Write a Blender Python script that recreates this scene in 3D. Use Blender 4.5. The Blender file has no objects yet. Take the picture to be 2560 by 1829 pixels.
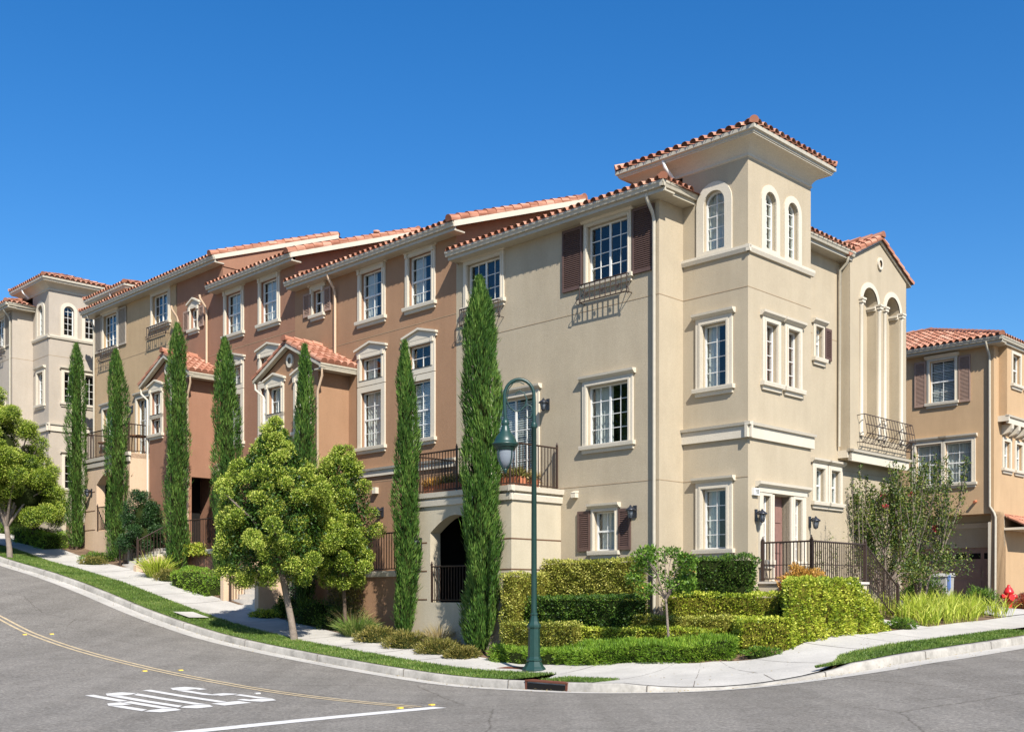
import bpy, bmesh, math, random
import numpy as np
from mathutils import Vector
random.seed(7); rng = np.random.default_rng(11)
S = bpy.context.scene
COL = S.collection
# ------------------------------------------------------------------ camera, light, exposure
cam_d = bpy.data.cameras.new("camera"); cam = bpy.data.objects.new("camera", cam_d); COL.objects.link(cam)
cam.location = (0, 0, 1.6); cam.rotation_euler = (math.radians(90), 0, 0)
cam_d.sensor_width = 36; cam_d.lens = 38.32; cam_d.shift_y = 0.2248; cam_d.clip_end = 5000; cam_d.clip_start = .1
S.camera = cam
SUN = Vector((.707, -2.121, 2.1)).normalized()
w = bpy.data.worlds.new("World"); S.world = w; w.use_nodes = True
nt = w.node_tree; nt.nodes.clear()
sky = nt.nodes.new('ShaderNodeTexSky'); sky.sky_type = 'NISHITA'; sky.sun_disc = False
sky.sun_elevation = math.asin(SUN.z); sky.sun_rotation = math.atan2(SUN.x, SUN.y)
sky.air_density = 1.15; sky.dust_density = .8; sky.ozone_density = 3.0; sky.altitude = 100
hs = nt.nodes.new('ShaderNodeHueSaturation'); hs.inputs['Saturation'].default_value = 1.38
bg = nt.nodes.new('ShaderNodeBackground'); bg.inputs[1].default_value = .068
wo = nt.nodes.new('ShaderNodeOutputWorld')
nt.links.new(sky.outputs[0], hs.inputs['Color']); tm = nt.nodes.new('ShaderNodeMixRGB'); tm.blend_type = 'MULTIPLY'; tm.inputs[0].default_value = 1; tm.inputs[2].default_value = (1.0, 1.19, 1.40, 1); nt.links.new(hs.outputs[0], tm.inputs[1]); nt.links.new(tm.outputs[0], bg.inputs[0]); nt.links.new(bg.outputs[0], wo.inputs[0])
sd = bpy.data.lights.new("sun", 'SUN'); sd.energy = 5.0; sd.angle = math.radians(.5); sd.color = (1, .955, .88)
so = bpy.data.objects.new("sun", sd); COL.objects.link(so); so.rotation_euler = SUN.to_track_quat('Z', 'Y').to_euler(); so.location = (20, -30, 40)
S.view_settings.view_transform = 'Standard'; S.view_settings.look = 'None'; S.view_settings.exposure = 0.75; S.view_settings.gamma = 1
S.render.engine = 'CYCLES'

# ------------------------------------------------------------------ materials
def ramp(nt, cols, fac, interp='LINEAR'):
    r = nt.nodes.new('ShaderNodeValToRGB'); r.color_ramp.interpolation = interp
    el = r.color_ramp.elements
    el[0].position = cols[0][0]; el[0].color = (*cols[0][1], 1)
    el[1].position = cols[-1][0]; el[1].color = (*cols[-1][1], 1)
    for p, c in cols[1:-1]:
        e = el.new(p); e.color = (*c, 1)
    nt.links.new(fac, r.inputs[0]); return r.outputs[0]
def sc(c, k): return tuple(min(1, max(0, x*k)) for x in c)
def newmat(name):
    m = bpy.data.materials.new(name); m.use_nodes = True
    return m, m.node_tree, m.node_tree.nodes['Principled BSDF']
def noise(nt, scale, detail=4, rough=.6, vec=None):
    n = nt.nodes.new('ShaderNodeTexNoise'); n.inputs['Scale'].default_value = scale; n.inputs['Detail'].default_value = detail
    n.inputs['Roughness'].default_value = rough
    if vec is None:
        g = nt.nodes.new('ShaderNodeNewGeometry'); vec = g.outputs['Position']
    nt.links.new(vec, n.inputs['Vector']); return n
def bump(nt, b, h, strength, dist):
    bp = nt.nodes.new('ShaderNodeBump'); bp.inputs['Strength'].default_value = strength; bp.inputs['Distance'].default_value = dist
    nt.links.new(h, bp.inputs['Height']); nt.links.new(bp.outputs[0], b.inputs['Normal'])
def rough_mat(name, col, var=.12, scale=1.2, fine=60, bstr=.5, bdist=.01, rough=.9, spec=.2, streak=0):
    m, nt, b = newmat(name)
    n1 = noise(nt, scale, 6, .65); n2 = noise(nt, fine, 3, .6)
    c = ramp(nt, [(.3, sc(col, 1-var)), (.5, col), (.72, sc(col, 1+var))], n1.outputs[0])
    c2 = ramp(nt, [(.3, (.86,)*3), (.7, (1.1,)*3)], n2.outputs[0])
    mx = nt.nodes.new('ShaderNodeMixRGB'); mx.blend_type = 'MULTIPLY'; mx.inputs[0].default_value = .8
    nt.links.new(c, mx.inputs[1]); nt.links.new(c2, mx.inputs[2]); last = mx.outputs[0]
    if streak:
        g = nt.nodes.new('ShaderNodeNewGeometry'); mp = nt.nodes.new('ShaderNodeMapping'); mp.inputs['Scale'].default_value = (1.6, 1.6, .22)
        nt.links.new(g.outputs['Position'], mp.inputs['Vector'])
        n3 = noise(nt, 1.8, 6, .7, mp.outputs[0])
        c3 = ramp(nt, [(.35, (1-streak, 1-streak*1.1, 1-streak*1.25)), (.6, (1, 1, 1))], n3.outputs[0])
        m2 = nt.nodes.new('ShaderNodeMixRGB'); m2.blend_type = 'MULTIPLY'; m2.inputs[0].default_value = 1
        nt.links.new(last, m2.inputs[1]); nt.links.new(c3, m2.inputs[2]); last = m2.outputs[0]
    nt.links.new(last, b.inputs['Base Color']); b.inputs['Roughness'].default_value = rough; b.inputs['Specular IOR Level'].default_value = spec
    bump(nt, b, n2.outputs[0], bstr, bdist)
    return m
def stucco(name, col): return rough_mat(name, col, .07, .8, 55, .4, .014, .92, .15, .06)
def plain(name, col, rough=.5, spec=.4, metal=0):
    m, nt, b = newmat(name)
    n1 = noise(nt, 9, 4, .6); c = ramp(nt, [(.3, sc(col, .9)), (.7, sc(col, 1.08))], n1.outputs[0]); nt.links.new(c, b.inputs['Base Color'])
    b.inputs['Roughness'].default_value = rough; b.inputs['Specular IOR Level'].default_value = spec; b.inputs['Metallic'].default_value = metal
    return m
def attr_mat(name, cols, rough=.6, transl=0, spec=.3, patch=None):
    m, nt, b = newmat(name)
    a = nt.nodes.new('ShaderNodeAttribute'); a.attribute_name = 'rnd'
    c = ramp(nt, cols, a.outputs['Fac'])
    if patch:
        n1 = noise(nt, patch[0], 3, .6); c3 = ramp(nt, [(.38, patch[1]), (.62, (1, 1, 1))], n1.outputs[0])
        m2 = nt.nodes.new('ShaderNodeMixRGB'); m2.blend_type = 'MULTIPLY'; m2.inputs[0].default_value = 1
        nt.links.new(c, m2.inputs[1]); nt.links.new(c3, m2.inputs[2]); c = m2.outputs[0]
    nt.links.new(c, b.inputs['Base Color']); b.inputs['Roughness'].default_value = rough; b.inputs['Specular IOR Level'].default_value = spec
    if transl:
        t = nt.nodes.new('ShaderNodeBsdfTranslucent'); mix = nt.nodes.new('ShaderNodeMixShader'); mix.inputs[0].default_value = transl
        out = nt.nodes['Material Output']; nt.links.new(c, t.inputs[0]); nt.links.new(b.outputs[0], mix.inputs[1]); nt.links.new(t.outputs[0], mix.inputs[2])
        nt.links.new(mix.outputs[0], out.inputs[0])
    return m
M = {}
M['tan'] = stucco('tan_stucco', (.405, .338, .24)); M['orange'] = stucco('orange_brown_stucco', (.315, .185, .108))
M['red'] = stucco('red_brown_stucco', (.28, .148, .094)); M['beige'] = stucco('beige_stucco', (.42, .30, .175))
M['grey'] = stucco('taupe_stucco', (.395, .34, .275)); M['peach'] = stucco('peach_stucco', (.56, .41, .28)); M['cream'] = stucco('cream_stucco', (.46, .40, .295))
M['rb'] = stucco('golden_beige_stucco', (.45, .305, .175)); M['niche'] = stucco('niche_stucco', (.46, .36, .27))
M['trim'] = rough_mat('cream_trim', (.55, .49, .39), .04, 2, 40, .2, .01, .8, .2)
M['gutter'] = plain('gutter_paint', (.42, .375, .29), .4, .5); M['white'] = plain('white_vinyl', (.66, .645, .60), .4, .5)
M['joint'] = plain('joint_bead', (.34, .25, .16), .8, .1); M['groove'] = plain('wall_groove', (.13, .075, .045), .9, .1); M['gap'] = plain('pavement_gap', (.16, .14, .12), .9, .1); M['room'] = plain('unlit_inside', (.014, .013, .012), .9, .1)  # the room black stands in for the dark of unlit insides
M['curtain'] = plain('curtain', (.66, .64, .58), .9, .1); M['redcurtain'] = plain('red_curtain', (.36, .11, .09), .9, .1); M['blind'] = plain('blinds', (.68, .68, .66), .7, .2)
M['shutter'] = plain('brown_shutter', (.10, .06, .049), .6, .3); M['shutgrey'] = plain('grey_shutter', (.33, .28, .22), .6, .3); M['shutdark'] = plain('taupe_shutter', (.30, .20, .15), .6, .3)
M['iron'] = plain('brown_iron', (.042, .025, .018), .5, .4); M['door'] = plain('red_brown_door', (.22, .122, .098), .5, .4)
M['black'] = plain('black_metal', (.02, .022, .028), .35, .5); M['green'] = plain('green_enamel', (.013, .042, .035), .38, .45)
M['concrete'] = rough_mat('concrete', (.415, .39, .35), .16, .9, 30, .3, .006, .9, .2)
M['curb'] = rough_mat('curb_concrete', (.33, .305, .265), .34, 1.9, 14, .35, .008, .9, .2); M['wallstone'] = rough_mat('step_concrete', (.55, .50, .43), .12, 3, 40, .3, .006)
M['paint'] = rough_mat('road_paint_white', (.56, .54, .51), .12, 5, 70, .3, .004, .8, .2); M['ypaint'] = rough_mat('road_paint_yellow', (.47, .37, .23), .25, 6, 70, .3, .004, .8, .2)
M['soil'] = rough_mat('soil_mulch', (.15, .10, .065), .4, 2.5, 22, .9, .03, .95, .1)
M['trunk'] = rough_mat('bark_pale', (.22, .175, .14), .25, 6, 40, .8, .02); M['barkdark'] = rough_mat('bark_dark', (.12, .085, .06), .3, 6, 40, .8, .02)
M['rust'] = plain('rusty_iron', (.14, .05, .03), .8, .2); M['garage'] = plain('garage_door_paint', (.30, .205, .16), .6, .3)
M['hydrant'] = plain('hydrant_red', (.55, .02, .02), .35, .5); M['bin'] = plain('bin_plastic', (.34, .33, .30), .5, .4); M['blue'] = plain('blue_plastic', (.12, .2, .42), .5, .4)
M['reflector'] = plain('yellow_reflector', (.75, .5, .06), .5, .4); M['terracotta'] = plain('terracotta_pot', (.4, .14, .07), .8, .2); M['wood'] = plain('brown_wood', (.2, .1, .05), .7, .2)
M['carpaint'] = plain('dark_car_paint', (.012, .012, .014), .2, .6); M['tail'] = plain('tail_lamp', (.4, .01, .01), .2, .5)
# asphalt with aggregate speckle and wear
m, nt, b = newmat('asphalt')
n1 = noise(nt, .35, 6, .7); n2 = noise(nt, 22, 5, .8); n3 = nt.nodes.new('ShaderNodeTexVoronoi'); n3.inputs['Scale'].default_value = 20
g = nt.nodes.new('ShaderNodeNewGeometry'); nt.links.new(g.outputs['Position'], n3.inputs['Vector'])
c1 = ramp(nt, [(.3, (.172, .157, .136)), (.7, (.210, .191, .166))], n1.outputs[0]); c2 = ramp(nt, [(.30, (.45,)*3), (.5, (1,)*3), (.70, (1.7,)*3)], n2.outputs[0])
n4 = noise(nt, 1.3, 8, .75); c4 = ramp(nt, [(.32, (.82, .81, .80)), (.5, (1, 1, 1)), (.70, (1.09, 1.08, 1.07))], n4.outputs[0])
mpv = nt.nodes.new('ShaderNodeMapping'); mpv.inputs['Rotation'].default_value = (0, 0, math.radians(-45)); mpv.inputs['Scale'].default_value = (1.4, .06, 1); nt.links.new(g.outputs['Position'], mpv.inputs['Vector'])
n5 = noise(nt, 1.0, 4, .6, mpv.outputs[0]); c5 = ramp(nt, [(.40, (.87, .865, .86)), (.6, (1.03,)*3)], n5.outputs[0])
vc = nt.nodes.new('ShaderNodeTexVoronoi'); vc.feature = 'DISTANCE_TO_EDGE'; vc.inputs['Scale'].default_value = .22; nz_ = noise(nt, 1.5, 6, .7); mxv = nt.nodes.new('ShaderNodeMixRGB'); mxv.inputs[0].default_value = .12; nt.links.new(g.outputs['Position'], mxv.inputs[1]); nt.links.new(nz_.outputs['Color'], mxv.inputs[2]); nt.links.new(mxv.outputs[0], vc.inputs['Vector'])
c6 = ramp(nt, [(0, (.62, .60, .58)), (.0022, (.75,)*3), (.0035, (1,)*3), (1, (1,)*3)], vc.outputs['Distance'])
c3 = ramp(nt, [(0, (1.5,)*3), (.22, (1,)*3), (1, (.85,)*3)], n3.outputs['Distance'])
for cc in (c2, c3, c4, c5, c6):
    mx = nt.nodes.new('ShaderNodeMixRGB'); mx.blend_type = 'MULTIPLY'; mx.inputs[0].default_value = 1
    nt.links.new(c1, mx.inputs[1]); nt.links.new(cc, mx.inputs[2]); c1 = mx.outputs[0]
nt.links.new(c1, b.inputs['Base Color']); b.inputs['Roughness'].default_value = .85; b.inputs['Specular IOR Level'].default_value = .25
bump(nt, b, n2.outputs[0], .7, .01); M['asphalt'] = m
# glass: thin pane that shows the room behind and mirrors the sky
m, nt, b = newmat('window_glass'); out = nt.nodes['Material Output']
tr = nt.nodes.new('ShaderNodeBsdfTransparent'); tr.inputs[0].default_value = (.90, .93, .93, 1); gl = nt.nodes.new('ShaderNodeBsdfGlossy'); gl.inputs['Roughness'].default_value = .03
lw = nt.nodes.new('ShaderNodeLayerWeight'); lw.inputs[0].default_value = .5; pw = nt.nodes.new('ShaderNodeMath'); pw.operation = 'POWER'; pw.inputs[1].default_value = 3.5; nt.links.new(lw.outputs['Facing'], pw.inputs[0]); fr_ = nt.nodes.new('ShaderNodeMath'); fr_.operation = 'MULTIPLY_ADD'; fr_.inputs[1].default_value = .6; fr_.inputs[2].default_value = .05; nt.links.new(pw.outputs[0], fr_.inputs[0]); mix = nt.nodes.new('ShaderNodeMixShader')
nt.links.new(fr_.outputs[0], mix.inputs[0]); nt.links.new(tr.outputs[0], mix.inputs[1]); nt.links.new(gl.outputs[0], mix.inputs[2]); nt.links.new(mix.outputs[0], out.inputs[0]); M['glass'] = m
m, nt, b = newmat('lamp_glass'); b.inputs['Base Color'].default_value = (.24, .27, .31, 1); b.inputs['Roughness'].default_value = .12; b.inputs['Transmission Weight'].default_value = .25; M['lampglass'] = m
M['tile'] = attr_mat('clay_tile', [(0, (.28, .115, .07)), (.5, (.42, .19, .12)), (1, (.52, .29, .20))], .75, 0, .2, (2.2, (.78, .74, .7)))
M['tilebase'] = plain('tile_underlay_hollow_shade', (.15, .07, .045), .9, .1)
def leafmat(name, a, b_, c, tr=.3): return attr_mat(name, [(0, a), (.55, b_), (1, c)], .5, tr, .35)
M['cypress'] = leafmat('cypress_needles', (.015, .05, .008), (.065, .145, .02), (.19, .29, .055), .2)
M['lime'] = leafmat('podocarpus_leaf', (.02, .055, .005), (.22, .31, .022), (.58, .60, .12), .25)
M['hedge_y'] = leafmat('yellow_hedge_leaf', (.07, .13, .01), (.34, .41, .03), (.68, .66, .11), .3)
M['hedge_t'] = leafmat('clipped_hedge_leaf', (.05, .07, .01), (.27, .29, .035), (.62, .57, .15), .25)
M['hedge_d'] = leafmat('dark_hedge_leaf', (.012, .035, .006), (.055, .12, .012), (.16, .24, .03), .25)
M['hedge_g'] = leafmat('green_hedge_leaf', (.03, .08, .008), (.10, .20, .018), (.22, .33, .04), .3)
M['orangeleaf'] = leafmat('orange_leaf', (.25, .15, .03), (.55, .30, .06), (.75, .42, .12), .3)
M['olive'] = leafmat('olive_shrub_leaf', (.05, .06, .01), (.19, .18, .035), (.38, .30, .09), .25)
M['glossy'] = leafmat('glossy_dark_leaf', (.006, .022, .005), (.02, .06, .012), (.06, .12, .03), .1)
M['myrtle'] = leafmat('myrtle_leaf', (.015, .042, .006), (.075, .125, .015), (.24, .25, .05), .25)
M['grass'] = leafmat('grass_blade', (.05, .095, .014), (.14, .235, .035), (.34, .36, .11), .3); M['lush'] = leafmat('lush_border_leaf', (.06, .13, .01), (.18, .32, .025), (.36, .48, .06), .3); M['dry'] = leafmat('dry_grass', (.18, .13, .04), (.4, .3, .12), (.5, .4, .2), .3)
M['iris'] = leafmat('iris_blade', (.18, .26, .015), (.42, .50, .05), (.66, .64, .14), .35); M['pinkflower'] = leafmat('red_flower', (.4, .02, .05), (.65, .05, .1), (.7, .15, .2), .3)
M['redleaf'] = leafmat('red_leaf', (.2, .02, .02), (.4, .05, .03), (.4, .2, .05), .3); M['core'] = plain('inner_shade', (.022, .03, .008), .95, .05); M['turf'] = rough_mat('turf', (.085, .12, .03), .35, 3, 30, .9, .03, .95, .1)  # core is near-black: the shade inside foliage put into its colour
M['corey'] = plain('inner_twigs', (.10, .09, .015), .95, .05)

# ------------------------------------------------------------------ object helpers
def tag(o, label=None, cat=None, group=None, kind=None):
    if label: o['label'] = label
    if cat: o['category'] = cat
    if group: o['group'] = group
    if kind: o['kind'] = kind
    return o
def empty(name, loc, label, cat, group=None):
    o = bpy.data.objects.new(name, None); COL.objects.link(o); o.location = loc
    bpy.context.view_layer.update() if False else None
    return tag(o, label, cat, group)
def link(name, me, parent=None):
    o = bpy.data.objects.new(name, me); COL.objects.link(o)
    if parent:
        o.parent = parent
        p = parent; t = Vector((0, 0, 0))
        while p: t += Vector(p.location); p = p.parent
        o.location = -t          # meshes are written in world coordinates
    return o
class Fr:
    def __init__(s, o, ex, ey): s.o = np.array([o[0], o[1], (o[2] if len(o) > 2 else 0)], float); s.ex = np.array([ex[0], ex[1], 0.]); s.ey = np.array([ey[0], ey[1], 0.])
    def p(s, u, d, z): return s.o+s.ex*u+s.ey*d+np.array([0, 0, z])
W0 = Fr((0, 0), (1, 0), (0, 1))
class MB:
    def __init__(s, fr=W0): s.fr = fr; s.v = []; s.f = []; s.m = []; s.r = []; s.mats = []; s.sm = []
    def mi(s, k):
        if k not in s.mats: s.mats.append(k)
        return s.mats.index(k)
    def add(s, vs, fs, mat, fr=None, smooth=False, r=None):
        fr = fr or s.fr; n = len(s.v); s.v += [fr.p(*v) for v in vs]; k = s.mi(mat)
        for f in fs: s.f.append([n+i for i in f]); s.m.append(k); s.sm.append(smooth); s.r.append(random.random() if r is None else r)
        return s
    def box(s, u0, u1, d0, d1, z0, z1, mat, fr=None):
        vs = [(u, d, z) for z in (z0, z1) for u, d in ((u0, d0), (u1, d0), (u1, d1), (u0, d1))]
        return s.add(vs, [(0, 1, 2, 3), (4, 5, 6, 7), (0, 1, 5, 4), (1, 2, 6, 5), (2, 3, 7, 6), (3, 0, 4, 7)], mat, fr)
    def prism(s, poly, axis, a0, a1, mat, fr=None, capm=None):
        # poly in the two other axes: axis 'u' -> (d,z), 'd' -> (u,z), 'z' -> (u,d)
        def P(q, a): return {'u': (a, q[0], q[1]), 'd': (q[0], a, q[1]), 'z': (q[0], q[1], a)}[axis]
        n = len(poly); vs = [P(q, a0) for q in poly]+[P(q, a1) for q in poly]
        s.add(vs, [tuple(range(n)), tuple(range(n, 2*n))], capm or mat, fr); return s.add(vs, [(i, (i+1) % n, n+(i+1) % n, n+i) for i in range(n)], mat, fr)
    def tube(s, pts, rad, mat, seg=6, fr=None, cap=True, smooth=True):
        fr = fr or s.fr; P = [np.array(fr.p(*p)) for p in pts]; n = len(P); rr = rad if hasattr(rad, '__len__') else [rad]*n; vs = []
        for i in range(n):
            t = P[min(i+1, n-1)]-P[max(i-1, 0)]; t = t/(np.linalg.norm(t)+1e-9)
            x = np.cross(t, (0, 0, 1.) if abs(t[2]) < .9 else (1., 0, 0)); x /= np.linalg.norm(x); y = np.cross(t, x)
            if i and np.dot(x, lx) < 0: x = -x; y = -y
            lx = x
            for k in range(seg):
                a = 2*math.pi*k/seg; vs.append(P[i]+rr[i]*(x*math.cos(a)+y*math.sin(a)))
        fs = [(i*seg+k, i*seg+(k+1) % seg, (i+1)*seg+(k+1) % seg, (i+1)*seg+k) for i in range(n-1) for k in range(seg)]
        s.add(vs, fs, mat, W0, smooth)
        if cap: s.add([vs[k] for k in range(seg)], [tuple(range(seg))], mat, W0); s.add([vs[(n-1)*seg+k] for k in range(seg)], [tuple(range(seg))], mat, W0)
        return s
    def lathe(s, c, prof, mat, seg=14, fr=None, smooth=True):
        vs = [(c[0]+r*math.cos(2*math.pi*k/seg), c[1]+r*math.sin(2*math.pi*k/seg), c[2]+z) for r, z in prof for k in range(seg)]
        fs = [(i*seg+k, i*seg+(k+1) % seg, (i+1)*seg+(k+1) % seg, (i+1)*seg+k) for i in range(len(prof)-1) for k in range(seg)]
        return s.add(vs, fs, mat, fr, smooth)
    def wall(s, outline, holes, d, rev, mat, fr=None):
        """flat wall in the (u,z) plane at offset d with holes; each hole gets reveals going back by rev"""
        fr = fr or s.fr; bm = bmesh.new(); es = []
        for lp in [outline]+holes:
            vs = [bm.verts.new((u, z, 0)) for u, z in lp]; es += [bm.edges.new((vs[i], vs[(i+1) % len(vs)])) for i in range(len(vs))]
        bmesh.ops.triangle_fill(bm, use_beauty=True, use_dissolve=False, edges=es)
        bm.verts.index_update(); vs = [(v.co.x, d, v.co.y) for v in bm.verts]; fs = [tuple(v.index for v in f.verts) for f in bm.faces]; bm.free()
        s.add(vs, fs, mat, fr)
        for lp in holes:
            n = len(lp); vs = [(u, d, z) for u, z in lp]+[(u, d-rev, z) for u, z in lp]
            s.add(vs, [(i, (i+1) % n, n+(i+1) % n, n+i) for i in range(n)], mat, fr)
        return s
    def build(s, name, parent=None, recalc=True):
        me = bpy.data.meshes.new(name); me.from_pydata([tuple(v) for v in s.v], [], s.f)
        for k in s.mats: me.materials.append(M[k])
        me.polygons.foreach_set('material_index', s.m); me.polygons.foreach_set('use_smooth', s.sm)
        at = me.attributes.new('rnd', 'FLOAT', 'FACE'); at.data.foreach_set('value', np.array(s.r, dtype=np.float32))
        if recalc:
            bm = bmesh.new(); bm.from_mesh(me); bmesh.ops.recalc_face_normals(bm, faces=bm.faces); bm.to_mesh(me); bm.free()
        me.update(); return link(name, me, parent)
def rect(u0, u1, z0, z1): return [(u0, z0), (u1, z0), (u1, z1), (u0, z1)]
def archp(u0, u1, z0, z1, n=10, flat=1.0):
    r = (u1-u0)/2; c = (u0+u1)/2; zs = z1-r*flat
    return [(u0, z0), (u1, z0)]+[(c+r*math.cos(t*math.pi/n), zs+r*flat*math.sin(t*math.pi/n)) for t in range(0, n+1)]
def quads(name, V, mat, parent=None, rnd=None, k=4, mats=None):
    """V: (n,k,3) array of separate polygons"""
    n = len(V); me = bpy.data.meshes.new(name); me.vertices.add(n*k); me.vertices.foreach_set('co', V.astype(np.float32).ravel())
    me.loops.add(n*k); me.loops.foreach_set('vertex_index', np.arange(n*k, dtype=np.int32)); me.polygons.add(n)
    me.polygons.foreach_set('loop_start', np.arange(0, n*k, k, dtype=np.int32))
    at = me.attributes.new('rnd', 'FLOAT', 'FACE'); at.data.foreach_set('value', (rng.random(n) if rnd is None else rnd).astype(np.float32))
    me.materials.append(M[mat]); me.update(calc_edges=True); return link(name, me, parent)
def nrm(v): return v/(np.linalg.norm(v, axis=-1, keepdims=True)+1e-9)
def leaves(P, D, L, Wd, Nn=None, jit=.45):
    """diamond leaves rooted at P along D; Nn = the way the blades face"""
    n = len(P); D = nrm(D); Sd = nrm(np.cross(D, rng.normal(size=(n, 3)) if Nn is None else nrm(Nn)+rng.normal(0, jit, (n, 3)))); L = np.broadcast_to(L, n)[:, None]; Wd = np.broadcast_to(Wd, n)[:, None]
    Nn = np.cross(D, Sd)
    return np.stack([P, P+D*L*.45+Sd*Wd*.5, P+D*L-Nn*L*.12, P+D*L*.45-Sd*Wd*.5], 1)
# ------------------------------------------------------------------ terrain height: kerb profile and banks, smoothly interpolated
Q = math.sqrt(.5)
A = np.array([-Q, Q]); B = np.array([Q, Q]); N = np.array([-Q, -Q]); R = np.array([Q, -Q])   # along the left street, away to the right, and the two outward normals
F0 = np.array([3.32, 24.6]); T0 = np.array([5.2, 24.0])
RAD=4.0
PI_=np.array([3.83,16.27]);TL=PI_+A*RAD;TR=PI_+B*RAD;CC=TL+B*RAD;AL=RAD*math.pi/2
ZS=[(-90,12.5),(-60,8.6),(-45,6.0),(-36,4.3),(-30,3.35),(-26,2.72),(-22,2.18),(-20,1.86),(-18,1.5),(-16,1.12),(-14,.80),(-12,.53),(-10,.33),(-8,.18),(-6,.05),(-4,-.06),(-2,-.1),(0,-.05),(1.5,.01),(3,.10),(4,.21),(5,.32),(6,.40),(8,.46),(10,.52),(12,.58),(16,.7),(24,.95),(40,1.5),(70,2.5)]
_zs=np.array(ZS)
def path(s):
    if s<0: return TL-A*s, B
    if s<=AL:
        t=s/RAD; d=-B*math.cos(t)-A*math.sin(t); return CC+d*RAD,-d
    return TR+B*(s-AL),A
def zc(s): return float(np.interp(s,_zs[:,0],_zs[:,1]))
def _ctrl():
    P=[];Z=[]
    for s in list(range(-90,-30,6))+[x*1.5 for x in range(-20,-2)]+[-2,-1,0,1.5,3,4.5,6.3,8]+list(range(10,16,2))+[20,26,34,46,60]:
        p,n=path(s);P.append(p);Z.append(zc(s))
    for s in [-90,-70,-50,-40,-32,-26,-20,-15,-11,-7,-3,3,8,12,18,30,50]:
        p,n=path(s)
        for o,dz in ((-4.5,.09),(-11,.1),(-30,.1)):
            P.append(p-n*(-o) if False else p+n*o);Z.append(zc(s)+dz)
    for s in [-70,-45,-32,-26,-22,-18,-14,-10,-7,-4]:
        p,n=path(s)
        for o,dz in ((2.6,.02),(3.6,.16),(5.5,.5),(12,.7)):
            P.append(p+n*o);Z.append(zc(s)+dz)
    for s in [10,13,16,20,30]:
        p,n=path(s)
        for o,dz in ((2.6,.2),(5,.5),(12,.75)):
            P.append(p+n*o);Z.append(zc(s)+dz)
    p,n=path(3.0); P.append(p+n*2.6);Z.append(.12)
    P+= [np.array(x) for x in ((16,35),(16.8,38),(4.5,22.5),(10,30),(14,45),(0,50))];Z+=[1.0,1.15,.75,1.15,1.6,3.5]
    return np.array(P),np.array(Z)
_P,_Z=_ctrl()
def _k(r2): return np.where(r2>1e-9,r2*np.log(np.maximum(r2,1e-9)),0.)
_n=len(_P)
_D=((_P[:,None]-_P[None])**2).sum(-1)
_A=np.zeros((_n+3,_n+3));_A[:_n,:_n]=_k(_D)+np.eye(_n)*.02;_A[:_n,_n]=1;_A[:_n,_n+1:]=_P;_A[_n,:_n]=1;_A[_n+1:,:_n]=_P.T
_W=np.linalg.solve(_A,np.concatenate([_Z,np.zeros(3)]))
def Hs(xy):
    xy=np.atleast_2d(np.asarray(xy,float));out=np.empty(len(xy))
    for i in range(0,len(xy),4000):
        c=xy[i:i+4000];D=((c[:,None]-_P[None])**2).sum(-1)
        out[i:i+4000]=_k(D)@_W[:_n]+_W[_n]+c@_W[_n+1:]
    return out
def H(x,y): return float(Hs([[x,y]])[0])
def Hg(xy):          # kerb-top level on the building side
    return Hs(xy)
def kerb(s):         # kerb height, dropping at the corner ramp
    k = .14
    if 1.2 < s < 5.2: k = .14-.115*math.sin(math.pi*(s-1.2)/4)**.6
    return k
def lift_at(s, o): return kerb(s)+(.14-kerb(s))*min(1, max(0, (o-.1)/.65))
SV = sorted(set(list(np.arange(-90, -40, 3.))+list(np.arange(-40, 0, .8))+list(np.arange(0, 6.4, .35))+list(np.arange(6.4, 24, .8))+list(np.arange(24, 75, 3.))))
def strip(name, ss, offs, zfun, mat, kind='structure', parent=None):
    pts = []; 
    for s in ss:
        p, n = path(s)
        for o in (offs(s) if callable(offs) else offs): pts.append((p+n*o, s, o))
    h = Hs(np.array([q[0] for q in pts])); k = len(pts)//len(ss)
    v = [(q[0][0], q[0][1], h[i]+zfun(q[1], q[2])) for i, q in enumerate(pts)]
    f = [(i*k+j, i*k+j+1, (i+1)*k+j+1, (i+1)*k+j) for i in range(len(ss)-1) for j in range(k-1)]
    m = MB(); m.add(v, f, mat, smooth=True); o = m.build(name, parent); 
    if kind: o['kind'] = kind
    return o
roado = [-.45, -.8, -1.2, -1.7, -2.3, -3, -3.8, -4.6, -5.4, -6.2, -7, -8, -9, -10, -11.5, -13, -15, -18, -22, -30, -45]
strip('road', SV, roado, lambda s, o: 0, 'asphalt')
strip('gutter_pan', SV, [-.52, -.3, -.12, 0], lambda s, o: .006 if o < -.4 else -.012+.02*(o < -.35), 'concrete')
strip('kerb', SV, [-.015, .0, .02, .15, .16], lambda s, o: (-.05 if o < -.01 else kerb(s)-.02 if o < .01 else kerb(s) if o < .155 else kerb(s)-.06), 'curb')
def wo(s): return 1.5 if s < -3 else (1.5-.5*min(1, (s+3)/9.))
def wi(s): return 3.0 if s < 3 else (3.0-.75*smooth1((s-3)/3.3))
def sidewalk_in(s): return wo(s) if s < -1.1 else .152+(wo(s)-.152)*smooth1((s-4.3)/2.2)
def smooth1(x): x = min(1, max(0, x)); return x*x*(3-2*x)
strip('pavement', SV, lambda s: [sidewalk_in(s)]+[sidewalk_in(s)+(wi(s)-sidewalk_in(s))*k/5 for k in range(1, 6)], lambda s, o: lift_at(s, o)+.002, 'concrete')
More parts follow.
